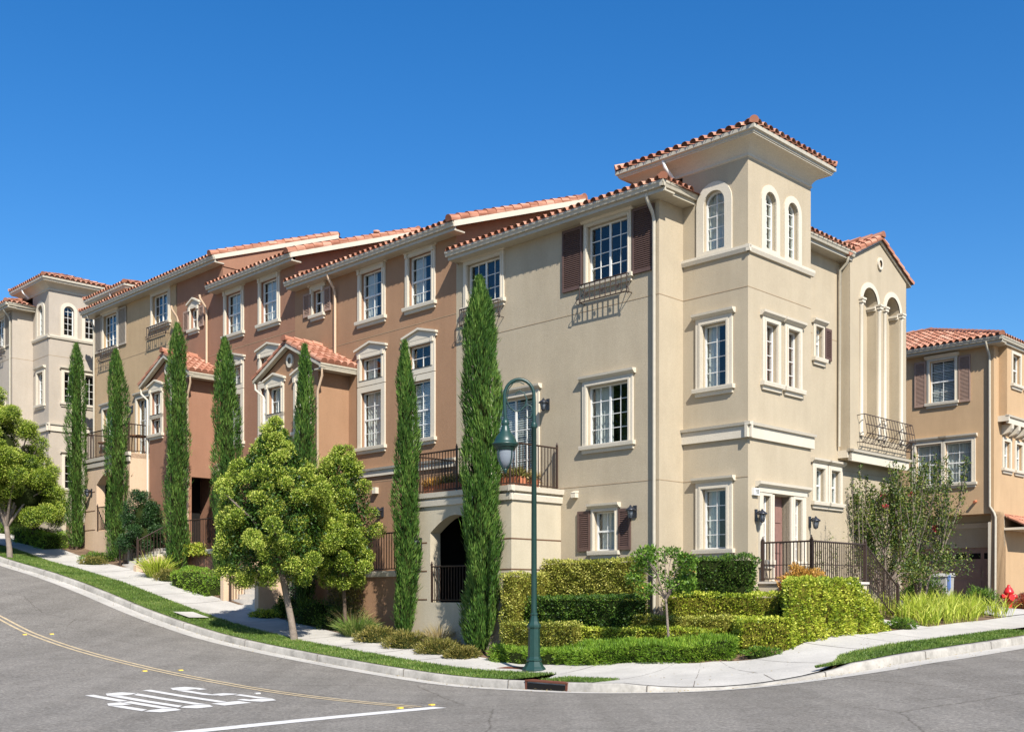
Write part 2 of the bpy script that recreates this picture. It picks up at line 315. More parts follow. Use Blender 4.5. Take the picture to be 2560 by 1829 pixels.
# expansion joints
mj = MB()
def surf(x, y, l): return (x, y, H(x, y)+l)
for s in list(np.arange(-38, -1, 1.52))+[.4, 2.3, 3.7, 5.2, 7.2, 8.8, 10.3]:
    o0 = sidewalk_in(s); o1 = wi(s)
    for k in range(6):
        a0 = o0+(o1-o0)*k/6; a1 = o0+(o1-o0)*(k+1)/6; vs = []
        for ds, o in ((-.009, a0), (.009, a0), (.009, a1), (-.009, a1)):
            p, n = path(s+ds); p = p+n*o; vs.append(surf(p[0], p[1], lift_at(s, o)+.006))
        mj.add(vs, [(0, 1, 2, 3)], 'gap')
for s in np.arange(-38, 12, 3.04):
    p, n = path(s); p2, _ = path(s+.02)
    k = kerb(s); mj.add([surf(*(p-n*.018), -.01), surf(*(p2-n*.018), -.01), surf(*(p2-n*.004), k+.004), surf(*(p-n*.004), k+.004), surf(*(p2+n*.15), k+.004), surf(*(p+n*.15), k+.004)], [(0, 1, 2, 3), (3, 2, 4, 5)], 'gap')
tag(mj.build('pavement_joints'), kind='structure')
# far and near soil sheet
def smooth01(x): x = np.clip(x, 0, 1); return x*x*(3-2*x)
CCn = CC
def tdist(xy):
    """signed distance inland of the kerb line"""
    d = xy-TL; tl = d@B; tr = (xy-TR)@A; al = (xy-TL)@A; ar = (xy-TR)@B
    rc = RAD-np.linalg.norm(xy-CC, axis=1)
    t = np.where(al > 0, tl, np.where(ar > 0, tr, rc)); t = np.where((al > 0) & (ar > 0), np.minimum(tl, tr), t)
    return t
gx = np.concatenate([np.linspace(-1500, -80, 12), np.arange(-60, -28, 4.), np.arange(-28, 18, .4), np.arange(18, 45, 3.), np.linspace(60, 1500, 12)])
gy = np.concatenate([np.linspace(-1500, -40, 10), np.arange(-20, 12, 4.), np.arange(12, 48, .4), np.arange(48, 80, 4.), np.linspace(100, 1500, 12)])
GX, GY = np.meshgrid(gx, gy); xy = np.c_[GX.ravel(), GY.ravel()]
cl = np.c_[np.clip(xy[:, 0], -70, 45), np.clip(xy[:, 1], -25, 75)]; far = np.linalg.norm(xy-cl, axis=1)
hh = Hs(cl); t = tdist(xy); gz = hh-.09-.6*smooth01(-t/1.5-1)+smooth01((t-np.where((xy-TR)@B > -1.0, 1.7, 2.35))/.45)*(.09+.125)
gz = gz*(1-smooth01(far/900)*.7); nx = len(gx)
mg = MB(); mg.add([(x, y, z) for (x, y), z in zip(xy, gz)], [(j*nx+i, j*nx+i+1, (j+1)*nx+i+1, (j+1)*nx+i) for j in range(len(gy)-1) for i in range(nx-1)], 'soil', smooth=True)
tag(mg.build('ground', recalc=False), kind='structure')
def G(x, y): return H(x, y)+.125
def decal(name, polys, mat, lift=.006, cuts=3, z0=0):
    m = MB()
    for poly in polys:
        bm = bmesh.new(); bm.faces.new([bm.verts.new((x, y, 0)) for x, y in poly]); bmesh.ops.triangulate(bm, faces=bm.faces)
        bmesh.ops.subdivide_edges(bm, edges=bm.edges, cuts=cuts, use_grid_fill=True); bm.verts.index_update()
        h = Hs(np.array([(v.co.x, v.co.y) for v in bm.verts])); m.add([(v.co.x, v.co.y, h[i]+lift+z0) for i, v in enumerate(bm.verts)], [tuple(v.index for v in f.verts) for f in bm.faces], mat); bm.free()
    return m.build(name)
# court / driveway asphalt behind the pavement on the right, with a pale apron
def rb(v, dd): return T0+B*v+R*dd      # right-face frame: v along, dd outward
def patch(name, cs, nu, nv, mat, lift):
    m = MB(); g_ = []
    for j in range(nv+1):
        for i in range(nu+1):
            a = i/nu; c = j/nv; g_.append(np.array(cs[0])*(1-a)*(1-c)+np.array(cs[1])*a*(1-c)+np.array(cs[2])*a*c+np.array(cs[3])*(1-a)*c)
    h = Hs(np.array(g_)); m.add([(p[0], p[1], h[i]+lift) for i, p in enumerate(g_)], [(j*(nu+1)+i, j*(nu+1)+i+1, (j+1)*(nu+1)+i+1, (j+1)*(nu+1)+i) for j in range(nv) for i in range(nu)], mat, smooth=True)
    return tag(m.build(name), kind='structure')
patch('driveway', [rb(8.6, 2.2), rb(14.6, 2.2), rb(15.2, 1.2), rb(8.9, 1.2)], 10, 3, 'concrete', .146)
patch('court', [rb(9.1, 1.2), rb(15.2, 1.2), rb(17.9, -9), rb(9.9, -9)], 14, 20, 'asphalt', .142)
tag(decal('driveway_edging', [[rb(9.6, .2), rb(14.8, -.25), rb(14.8, -.5), rb(9.6, -.05)]], 'concrete', .16, 3), kind='structure')
patch('walkway', [rb(3.1, 2.4), rb(4.0, 2.4), rb(3.9, .6), rb(3.0, .6)], 3, 6, 'concrete', .146)
# storm drain inlet
pd, nd = path(-.55); fd = Fr((pd[0], pd[1], H(*pd)), A, -B)
m = MB(fd); m.box(-.48, .48, -.16, -.14, -.05, .142, 'rust'); m.box(-.52, -.47, -.2, .012, -.03, .15, 'rust'); m.box(.47, .52, -.2, .012, -.03, .15, 'rust'); m.box(-.52, .52, -.2, .02, .125, .152, 'rust'); m.box(-.47, .47, .004, .012, -.02, .1, 'room')
e = empty('storm_drain', (pd[0], pd[1], H(*pd)), 'rusty storm drain inlet in the kerb below the green street lamp', 'storm drain'); m.build('inlet', e)
# markings
def lane(pts, off, w_):
    out = []; P = [np.array(p) for p in pts]; Ln = []
    for i in range(len(P)):
        t = P[min(i+1, len(P)-1)]-P[max(i-1, 0)]; t = t/np.linalg.norm(t); n = np.array([-t[1], t[0]]); Ln.append((P[i]+n*(off-w_/2), P[i]+n*(off+w_/2)))
    return [[Ln[i][0], Ln[i+1][0], Ln[i+1][1], Ln[i][1]] for i in range(len(P)-1)]
yl = [(-22, 36.3), (-17.5, 31.8), (-12.49, 26.75), (-11.2, 25.3), (-9.31, 23.38), (-6.88, 20.95), (-4.0, 18.28), (-2.34, 16.8), (-1.39, 15.94)]
tag(decal('centre_line', lane(yl, .085, .07)+lane(yl, -.085, .07), 'ypaint'), kind='structure')
tag(decal('stop_bar', lane([(-1.05, 15.85), (-2.4, 14.5), (-3.75, 13.1), (-6, 10.8)], 0, .3), 'paint'), kind='structure')
UP = np.array([.765, -.645]); RT = np.array([-.56, -.83]); O_ = np.array([-5.50, 18.62])
Wl, Hl, st = .53, 2.5, .155
def LT(k, pts): return [O_+RT*(k*.625+x)+UP*y for x, y in pts]
v_ = .34   # stroke length along the tall direction
def letter(ch):
    w_, h_ = Wl, Hl
    c = .12; 
    if ch == 'T': return [[(0, h_-v_), (w_, h_-v_), (w_, h_), (0, h_)], [(w_/2-st/2, 0), (w_/2+st/2, 0), (w_/2+st/2, h_-v_-.05), (w_/2-st/2, h_-v_-.05)]]
    if ch == 'O': return [[(0, .3), (st, .42), (st, h_-.42), (0, h_-.3)], [(w_-st, .42), (w_, .3), (w_, h_-.3), (w_-st, h_-.42)], [(0, .25), (c, 0), (w_-c, 0), (w_, .25), (w_-st, .36), (st, .36)], [(st, h_-.36), (w_-st, h_-.36), (w_, h_-.25), (w_-c, h_), (c, h_), (0, h_-.25)]]
    if ch == 'P': return [[(0, 0), (st, 0), (st, 1.0), (0, 1.0)], [(0, 1.08), (st, 1.08), (st, h_-.36), (0, h_-.3)], [(st+.03, 1.08), (w_-c, 1.08), (w_, 1.32), (w_-st, 1.4), (st+.03, 1.4)], [(w_-st, 1.46), (w_, 1.38), (w_, h_-.3), (w_-st, h_-.4)], [(0, h_-.24), (st, h_-.33), (w_-st, h_-.33), (w_, h_-.24), (w_-c, h_), (c*.5, h_)]]
    if ch == 'S': return [[(0, .5), (st, .5), (st, .38), (w_-st, .38), (w_, .25), (w_-c, 0), (c, 0), (0, .25)], [(w_-st, .43), (w_, .32), (w_, 1.1), (w_-c, 1.35), (w_-st, 1.2)], [(c, 1.12), (w_-st-.02, 1.12), (w_-c-.02, 1.4), (c, 1.4), (0, 1.35)], [(0, 1.42), (st, 1.46), (st, h_-.42), (0, h_-.3)], [(0, h_-.25), (st, h_-.36), (w_-st, h_-.36), (w_-st, h_-.5), (w_, h_-.5), (w_, h_-.25), (w_-c, h_), (c, h_)]]
polys = []
for k, ch in enumerate('STOP'): polys += [LT(k, p) for p in letter(ch)]
tag(decal('stop_lettering', polys, 'paint', .006, 1), kind='structure')
# raised lane markers
def marker(x, y, mat, label):
    z = H(x, y); m = MB(Fr((x, y, z), (Q, Q), (-Q, Q))); m.prism([(-.04, -.01), (.04, -.01), (.026, .016), (-.026, .016)], 'u', -.04, .04, mat)
    o = m.build('lane_marker'); tag(o, label, 'lane marker', 'raised lane markers on the left street')
for x, y, mt, lb in ((-1.62, 15.78, 'reflector', 'yellow lane marker at the stop bar end, outer of the near pair'), (-1.2, 16.3, 'reflector', 'yellow lane marker at the stop bar end, nearest the kerb'), (-11.17, 24.98, 'reflector', 'yellow lane marker left of the centre line, farthest up the hill'), (-10.75, 25.45, 'reflector', 'yellow lane marker on kerb side of the centre line, farthest up the hill'), (-6.95, 20.62, 'reflector', 'yellow lane marker above the STOP lettering, left of the centre line'), (-6.4, 21.05, 'reflector', 'yellow lane marker above the STOP lettering, kerb side of the centre line'), (-4.18, 17.9, 'paint', 'small white lane marker beside the S of the STOP lettering')):
    marker(x, y, mt, lb)
# grass verges
def in_drain(p): return abs((p-TL)@A+0-.55) < .5
def verge(name, s0, s1, o0, o1, dens, label):
    ss = [s for s in np.arange(s0, s1+.01, .5)]
    strip('verge_soil', ss, lambda s: [o0, (o0+(o1 if o1 else sidewalk_in(s)))/2, (o1 if o1 else sidewalk_in(s))], lambda s, o: .145, 'turf')
    n = int((s1-s0)*1.2*dens); s = rng.uniform(s0, s1, n); f = rng.uniform(0, 1, n)
    P = np.empty((n, 2))
    for i in range(n):
        p, nn = path(s[i]); ww = (o1 if o1 else sidewalk_in(s[i])); P[i] = p+nn*(o0-.01+(ww-o0+.02)*f[i])
    nz = (np.sin(P[:, 0]*2.3+np.sin(P[:, 1]*1.7)*2)*.5+np.sin(P[:, 0]*6.1-P[:, 1]*4.7)*.3)*.7+.5; keep = rng.random(n) > .35*(nz > .8); P = P[keep]; nz = nz[keep]; n = len(P)
    P3 = np.c_[P, Hs(P)+.14]; D = np.c_[rng.normal(0, .45, n), rng.normal(0, .45, n), np.ones(n)]
    V = leaves(P3, D, rng.uniform(.025, .07, n), .011)
    tag(quads(name, V, 'grass', rnd=np.clip(rng.normal(.42, .2, n)+(nz-.5)*.45+.4*(rng.random(n) < .07), 0, 1)), label, 'grass', kind='stuff')
verge('grass_verge', -30, -1.6, .16, None, 1700, 'green grass strip between the kerb and pavement on the left street')
verge('grass_verge', 4.5, 14, .16, None, 1700, 'green grass strip between the kerb and pavement at the far right')
verge('grass_verge', -.9, .45, .16, .95, 1900, 'small grass patch behind the storm drain at the foot of the lamp')
# utility covers
tag(decal('utility_cover', [[path(-15.2)[0]+path(-15.2)[1]*.5, path(-14.3)[0]+path(-15)[1]*.5, path(-14.3)[0]+path(-15)[1]*1.1, path(-15.2)[0]+path(-15)[1]*1.1]], 'concrete', .2, 2), 'pale concrete utility cover set in the left grass strip', 'utility cover')
tag(decal('utility_cover', [[path(-3.9)[0]+path(-3.9)[1]*2.0, path(-3.1)[0]+path(-3)[1]*2.0, path(-3.1)[0]+path(-3)[1]*2.35, path(-3.9)[0]+path(-3)[1]*2.35]], 'rust', .152, 2), 'dark utility cover in the pavement left of the street lamp', 'utility cover')
# ------------------------------------------------------------------ building kit
def frames(o, ua, n):
    """front frame: u runs away from the corner, d outward"""
    return Fr(o, ua, n)
def sub(fr, u, d):   # shifted frame with the same axes
    p = fr.p(u, d, 0); return Fr(p, fr.ex, fr.ey)
def side(fr, u, d):  # frame of the end wall: along = away from street, outward = -u
    p = fr.p(u, d, 0); return Fr(p, -fr.ey, -fr.ex)
def tiles(m, fr, u0, u1, d0, z0, run, slope, hip0=0, hip1=0, pitch=.235, course=.37, rows=None, skip=None):
    """barrel tiles on a slope rising inward from (d0,z0)"""
    n = max(1, int(round((u1-u0)/pitch))); p = (u1-u0)/n; cs = math.sqrt(1+slope*slope)
    for i in range(n):
        u = u0+(i+.5)*p; L = run
        if hip0: L = min(L, (u-u0)/hip0)
        if hip1: L = min(L, (u1-u)/hip1)
        nr = max(1, int(L*cs/course)); nr = min(nr, rows) if rows else nr
        for j in range(nr+1):
            a0 = j*course/cs-.05; a1 = min((j+1)*course/cs+.03, L)
            if a1 <= a0+.04 or (rows and j >= rows): continue
            r = random.random(); vs = []; jx = random.uniform(-.008, .008)
            for a, rad, up in ((a0, .092, .018), (a1, .078, .0)):
                for k in range(6):
                    t = math.pi*k/5; vs.append((u+jx+rad*math.cos(t), d0-a-rad*0, z0+a*slope+up+rad*math.sin(t)))
            m.add(vs, [(k, k+1, 7+k, 6+k) for k in range(5)], 'tile', fr, True, r)
            # thickness lip
            vs2 = [v for v in vs[:6]]+[(v[0]*1+(u+jx-v[0])*.16, v[1]+.001, v[2]-.016*math.sin(math.pi*k/5)) for k, v in enumerate(vs[:6])]
            if j == 0: m.add([(u+jx+.086*math.cos(math.pi*k/5), d0-a0-.05, z0+(a0+.05)*slope+.012+.086*math.sin(math.pi*k/5)) for k in range(6)], [tuple(range(6))], 'tilebase', fr)  # dark disc paints the shade inside the tile's open mouth
def caps(m, fr, p0, p1, rad=.105, course=.36, r0=None):
    p0 = np.array(p0, float); p1 = np.array(p1, float); L = np.linalg.norm(p1-p0); n = max(1, int(round(L/course))); t = (p1-p0)/L
    x = np.cross(t, (0, 0, 1.)); x /= np.linalg.norm(x); y = np.cross(x, t)
    for i in range(n):
        a = p0+t*L*i/n-t*.03; b = p0+t*L*(i+1)/n+t*.02; vs = []
        for q, rr, up in ((a, rad, .03), (b, rad*.88, .005)):
            for k in range(9):
                g = math.pi*(k/8*1.3-.15); vs.append(tuple(q+x*rr*math.cos(g)+y*(rr*math.sin(g)+up)))
        m.add(vs, [(k, k+1, 10+k, 9+k) for k in range(8)], 'tile', fr, True); 
        m.add(vs[:9], [tuple(range(9))], 'tile', fr, False, .1)
def gutter(m, fr, u0, u1, d, z, h=.13, soffit=.33, mat='gutter', so=.03):
    pr = [(d-.10, z-h), (d-.035, z-h), (d-.02, z-h*.55), (d, z-h*.35), (d, z), (d-.02, z), (d-.02, z-.03), (d-.10, z-.03)]
    m.prism(pr, 'u', u0, u1, mat, fr)
    if soffit: m.prism([(d-.10, z-h-.09), (d-.10, z-.04), (d-.13, z-.04), (d-.16, z-h-.05), (-.02, z-h-.05), (-.02, z-h-.09)], 'u', u0+so, u1-.03, mat, fr)
def downspout(h, fr, u, z0, z1, doff, mat='gutter', kick=True, r=.042):
    m = MB(fr); m.tube([(u, doff-.06, z1), (u, doff-.07, z1-.12), (u, .14, z1-.36), (u, .07, z1-.52), (u, .07, z0)], r, mat, 8); m.build('downspout', h)
def window(h, fr, u0, u1, z0, z1, kind='hung', head='flat', cur=None, grid=None, casing=.15, trim='trim', sill=True, arch=False, pane_reveal=.1, hw=.1, ends=(1, 1)):
    """frame + casing; children: pane, sill, head moulding, curtain"""
    m = MB(fr); D = -pane_reveal; fw = .038
    def ring(O, I, d0, d1, mat):
        n = len(O); vs = [(u, d1, z) for u, z in O]+[(u, d1, z) for u, z in I]+[(u, d0, z) for u, z in O]+[(u, d0, z) for u, z in I]
        m.add(vs, [(i, (i+1) % n, n+(i+1) % n, n+i) for i in range(n)]+[(i, (i+1) % n, 2*n+(i+1) % n, 2*n+i) for i in range(n)]+[(n+i, n+(i+1) % n, 3*n+(i+1) % n, 3*n+i) for i in range(n)], mat, fr)
    if casing:
        if arch: ring(archp(u0-casing*1.15, u1+casing*1.15, z0-.12, z1+casing*1.15), archp(u0, u1, z0, z1), -.01, .035, trim)
        else:
            ring(rect(u0-casing, u1+casing, z0-(.0 if sill else casing), z1+casing), rect(u0, u1, z0, z1), -.01, .045, trim)
            if head != 'none': ring(rect(u0-casing*.45, u1+casing*.45, z0, z1+casing*.45), rect(u0-casing*.12, u1+casing*.12, z0, z1+casing*.12), .04, .062, trim)
    O = archp(u0, u1, z0, z1) if arch else rect(u0, u1, z0, z1); I = archp(u0+fw, u1-fw, z0+fw, z1-fw) if arch else rect(u0+fw, u1-fw, z0+fw, z1-fw)
    ring(O, I, D-.05, D+.015, 'white')
    uc = (u0+u1)/2; b = .0085
    def vbar(u, a, c, w_=b, dd=0): m.box(u-w_, u+w_, D-.018, D+.004+dd, a, c, 'white')
    def hbar(z, a, c, w_=b, dd=0): m.box(a, c, D-.017, D+.003+dd, z-w_, z+w_, 'white')
    if kind == 'slider':
        vbar(uc, z0+fw, z1-fw, .027, .012); g = grid or (2, 4)
        for s0, s1 in ((u0+fw, uc-.027), (uc+.027, u1-fw)):
            for i in range(1, g[0]): vbar(s0+(s1-s0)*i/g[0], z0+fw, z1-fw)
            for j in range(1, g[1]): hbar(z0+fw+(z1-z0-2*fw)*j/g[1], s0, s1)
    elif kind == 'hung':
        zm = z0+(z1-z0)*.5; hbar(zm, u0+fw, u1-fw, .022, .012); g = grid or (2, 2)
        for s0, s1 in ((z0+fw, zm-.028), (zm+.028, z1-fw)):
            for i in range(1, g[0]): vbar(u0+fw+(u1-u0-2*fw)*i/g[0], s0, s1)
            for j in range(1, g[1]): hbar(s0+(s1-s0)*j/g[1], u0+fw, u1-fw)
    elif kind == 'case':
        g = grid or (2, 4)
        top = z1-(u1-u0)*.5 if arch else z1-fw
        for i in range(1, g[0]): vbar(u0+(u1-u0)*i/g[0], z0+fw, z1-fw)
        for j in range(1, g[1]+(1 if arch else 0)): hbar(z0+(top-z0)*j/g[1], u0+fw, u1-fw)
    # dark room box behind
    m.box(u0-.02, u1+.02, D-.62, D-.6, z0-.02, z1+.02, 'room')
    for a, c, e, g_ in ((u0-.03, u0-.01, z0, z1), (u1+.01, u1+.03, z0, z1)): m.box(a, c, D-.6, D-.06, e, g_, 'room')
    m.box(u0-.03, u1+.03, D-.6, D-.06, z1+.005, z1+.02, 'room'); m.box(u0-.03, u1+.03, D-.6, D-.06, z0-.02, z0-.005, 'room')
    wv = m.build('window', h)
    if h_tag_curtain := cur:
        mc = MB(fr); mat = {'sheer': 'curtain', 'half': 'curtain', 'red': 'redcurtain', 'blind': 'blind'}[cur]
        if cur == 'blind':
            nz = int((z1-z0)/.06)
            for k in range(nz): mc.box(u0+.05, u1-.05, D-.13, D-.09, z0+.05+(z1-z0-.1)*k/nz, z0+.05+(z1-z0-.1)*(k+.62)/nz, mat)
        else:
            a0, a1 = (u0+.03, u1-.03) if cur != 'half' else (u0+(u1-u0)*.5, u1-.03); nn = max(8, int((a1-a0)/.035))
            vs = [(a0+(a1-a0)*i/nn, D-.11+.025*math.sin(i*1.9), z) for z in (z0+.02, z1-.02) for i in range(nn+1)]
            mc.add(vs, [(i, i+1, nn+2+i, nn+1+i) for i in range(nn)], mat, fr, True)
        mc.build('blind' if cur == 'blind' else 'curtain', wv, False)
    mp = MB(fr); poly = archp(u0+.02, u1-.02, z0+.02, z1-.02) if arch else rect(u0+.02, u1-.02, z0+.02, z1-.02)
    mp.prism(poly, 'd', D-.014, D-.010, 'glass', fr); mp.build('pane', wv)
    if sill and not arch:
        ms = MB(fr); a = casing+.06; ms.prism([(-.01, z0-.10), (.11, z0-.10), (.12, z0-.03), (.12, z0-.005), (-.01, z0)], 'u', u0-a, u1+a, trim, fr)
        ms.prism([(-.01, z0-.19), (.05, z0-.19), (.065, z0-.10), (-.01, z0-.10)], 'u', u0-a+.05, u1+a-.05, trim, fr); ms.build('sill', wv)
    if head in ('flat', 'ped') and not arch:
        mh = MB(fr); a = casing+.07; zt = z1+casing
        if head == 'flat':
            mh.prism([(0, zt-.01), (.06, zt-.01), (.13, zt+.05), (.14, zt+.10), (0, zt+.11)], 'u', u0-a, u1+a, trim, fr)
        else:
            pk = .17; mh.prism([(u0-a, zt-.02), (u1+a, zt-.02), (u1+a, zt+.10), (uc, zt+.10+pk), (u0-a, zt+.10)], 'd', 0, .05, trim, fr)
            for s_, e_ in (((u0-a-.03, zt+.06), (uc, zt+.07+pk)), ((uc, zt+.07+pk), (u1+a+.03, zt+.06))):
                mh.prism([(s_[0], s_[1]), (e_[0], e_[1]), (e_[0], e_[1]+.06), (s_[0], s_[1]+.06)], 'd', -.001, .115, trim, fr)
            for uu in (u0-casing*.5, u1+casing*.5): mh.box(uu-.05, uu+.05, .04, .09, zt-.16, zt-.03, trim)
        mh.build('window_head', wv)
    return wv
def shutter(h, fr, u0, u1, z0, z1, mat='shutter'):
    m = MB(fr); d0, d1 = .01, .055; m.box(u0, u1, d0, d0+.012, z0, z1, mat)
    for a, c in ((u0, u0+.05), (u1-.05, u1)): m.box(a, c, d0, d1, z0, z1, mat)
    for a, c in ((z0, z0+.07), (z1-.07, z1)): m.box(u0+.05, u1-.05, d0, d1-.002, a, c, mat)
    n = int((z1-z0-.14)/.046)
    for k in range(n):
        z = z0+.07+(z1-z0-.14)*k/n; m.prism([(d0+.01, z+.042), (d0+.018, z+.044), (d1-.004, z+.010), (d1-.012, z+.004)], 'u', u0+.05, u1-.05, mat, fr)
    return m.build('shutter', h)
def guard(h, fr, u0, u1, zt):
    """wrought iron window basket: straight upper rail on brackets, bellied lower basket"""
    m = MB(fr); T = lambda pts, rr=.011: m.tube(pts, rr, 'iron', 5)
    e = .10; D = .20; zb = zt-.42; a, b = u0-e, u1+e
    T([(a, D, zt), (b, D, zt)], .02); T([(a, D, zb), (b, D, zb)], .017); n = 9
    for k in range(n+1): u = a+(b-a)*k/n; T([(u, D, zt), (u, D, zb)], .013)
    for u, s_ in ((a, -1), (b, 1)):
        T([(u, 0, zt), (u, D, zt)], .012); T([(u, 0, zb), (u, D, zb)], .012); T([(u, 0, zt), (u, D, zb)], .010)
        T([(u, D, zb+.12), (u+s_*.07, D+.02, zb+.07), (u+s_*.09, D+.02, zb), (u+s_*.04, D, zb-.05), (u, D, zb-.02)], .010)
    for k in (1.5, 4.5, 7.5):
        u = a+(b-a)*k/n
        for q in range(4): an = q*math.pi/4; T([(u-.045*math.cos(an), D+.012, zb+.17-.06*math.sin(an)), (u+.045*math.cos(an), D+.012, zb+.17+.06*math.sin(an))], .008)
    return m.build('window_guard', h)
def lantern(h, fr, u, z, s=1.0):
    m = MB(fr); m.box(u-.045*s, u+.045*s, 0, .03, z-.14*s, z+.14*s, 'black'); m.tube([(u, .03, z+.04*s), (u, .10*s, z+.10*s), (u, .17*s, z+.08*s)], .014*s, 'black', 6)
    c = (u, .18*s, z); m.lathe(c, [(0, .15*s), (.02*s, .13*s), (.035*s, .10*s), (.115*s, .045*s), (.125*s, .02*s), (.11*s, .01*s), (.0, .012*s)], 'black', 10)
    for k in range(6):
        a = k*math.pi/3; m.tube([(u+.085*s*math.cos(a), .18*s+.085*s*math.sin(a), z+.015*s), (u+.05*s*math.cos(a), .18*s+.05*s*math.sin(a), z-.15*s)], .006*s, 'black', 4)
    m.lathe(c, [(0, -.19*s), (.02*s, -.175*s), (.055*s, -.155*s), (.055*s, -.145*s), (0, -.145*s)], 'black', 10)
    o = m.build('wall_lantern', h); g = MB(fr); g.lathe(c, [(.078*s, .01*s), (.046*s, -.145*s), (0, -.145*s)], 'lampglass', 10); g.build('lantern_glass', o)
def railing(h, fr, segs, z0, z1, pitch=.12, post=.022, name='railing'):
    """segs: list of polylines [(u,d,z0,z1)..]; vertical bars between bottom and top rails"""
    m = MB(fr)
    for pts in segs:
        for i in range(len(pts)-1):
            a = np.array(pts[i]); b = np.array(pts[i+1]); L = np.linalg.norm(b[:2]-a[:2]); n = max(1, int(L/pitch))
            for k in range(n+1):
                p = a+(b-a)*k/n
                if 0 < k < n: m.box(p[0]-.008, p[0]+.008, p[1]-.008, p[1]+.008, p[2]+.05, p[3], 'iron')
            for zz, rr in ((0, 0), (1, 1)):
                za = a[2]+.06 if zz == 0 else a[3]; zb = b[2]+.06 if zz == 0 else b[3]
                m.tube([(a[0], a[1], za), (b[0], b[1], zb)], .016 if zz == 0 else .022, 'iron', 6)
            m.tube([(a[0], a[1], a[2]+(a[3]-a[2])*.42), (b[0], b[1], b[2]+(b[3]-b[2])*.42)], .009, 'iron', 4) if pitch < .1 else None
        for p in pts:
            m.box(p[0]-post, p[0]+post, p[1]-post, p[1]+post, p[2], p[3]+.05, 'iron'); m.lathe((p[0], p[1], p[3]+.05), [(.02, 0), (.035, .02), (.012, .045), (.02, .07), (0, .09)], 'iron', 8)
    return m.build(name, h)
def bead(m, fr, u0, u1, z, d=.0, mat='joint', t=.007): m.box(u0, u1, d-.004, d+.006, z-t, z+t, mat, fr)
def band(m, fr, u0, u1, zt, mat='trim', low=.30, d=0, e0=0, e1=0):
    m.prism([(d-.01, zt-.09), (d+.11, zt-.08), (d+.13, zt-.02), (d-.01, zt)], 'u', u0-e0, u1+e1, mat, fr)
    m.prism([(d-.01, zt-low-.05), (d+.06, zt-low-.05), (d+.06, zt-.09), (d-.01, zt-.09)], 'u', u0-e0*.5, u1+e1*.5, mat, fr)
def ring2(m, fr, u, z, d, r0, r1, mat='trim'):
    n = 20; vs = []
    for rr, dd in ((r0, d+.05), (r1, d+.05), (r1, d), (r0, d)):
        for k in range(n): a = 2*math.pi*k/n; vs.append((u+rr*.85*math.cos(a), dd, z+rr*math.sin(a)))
    m.add(vs, [(j*n+k, j*n+(k+1) % n, ((j+1) % 4)*n+(k+1) % n, ((j+1) % 4)*n+k) for j in range(3) for k in range(n)], mat, fr)
    m.prism([(u+r0*.85*math.cos(2*math.pi*k/n), z+r0*math.sin(2*math.pi*k/n)) for k in range(n)], 'd', d+.001, d+.006, 'joint', fr)

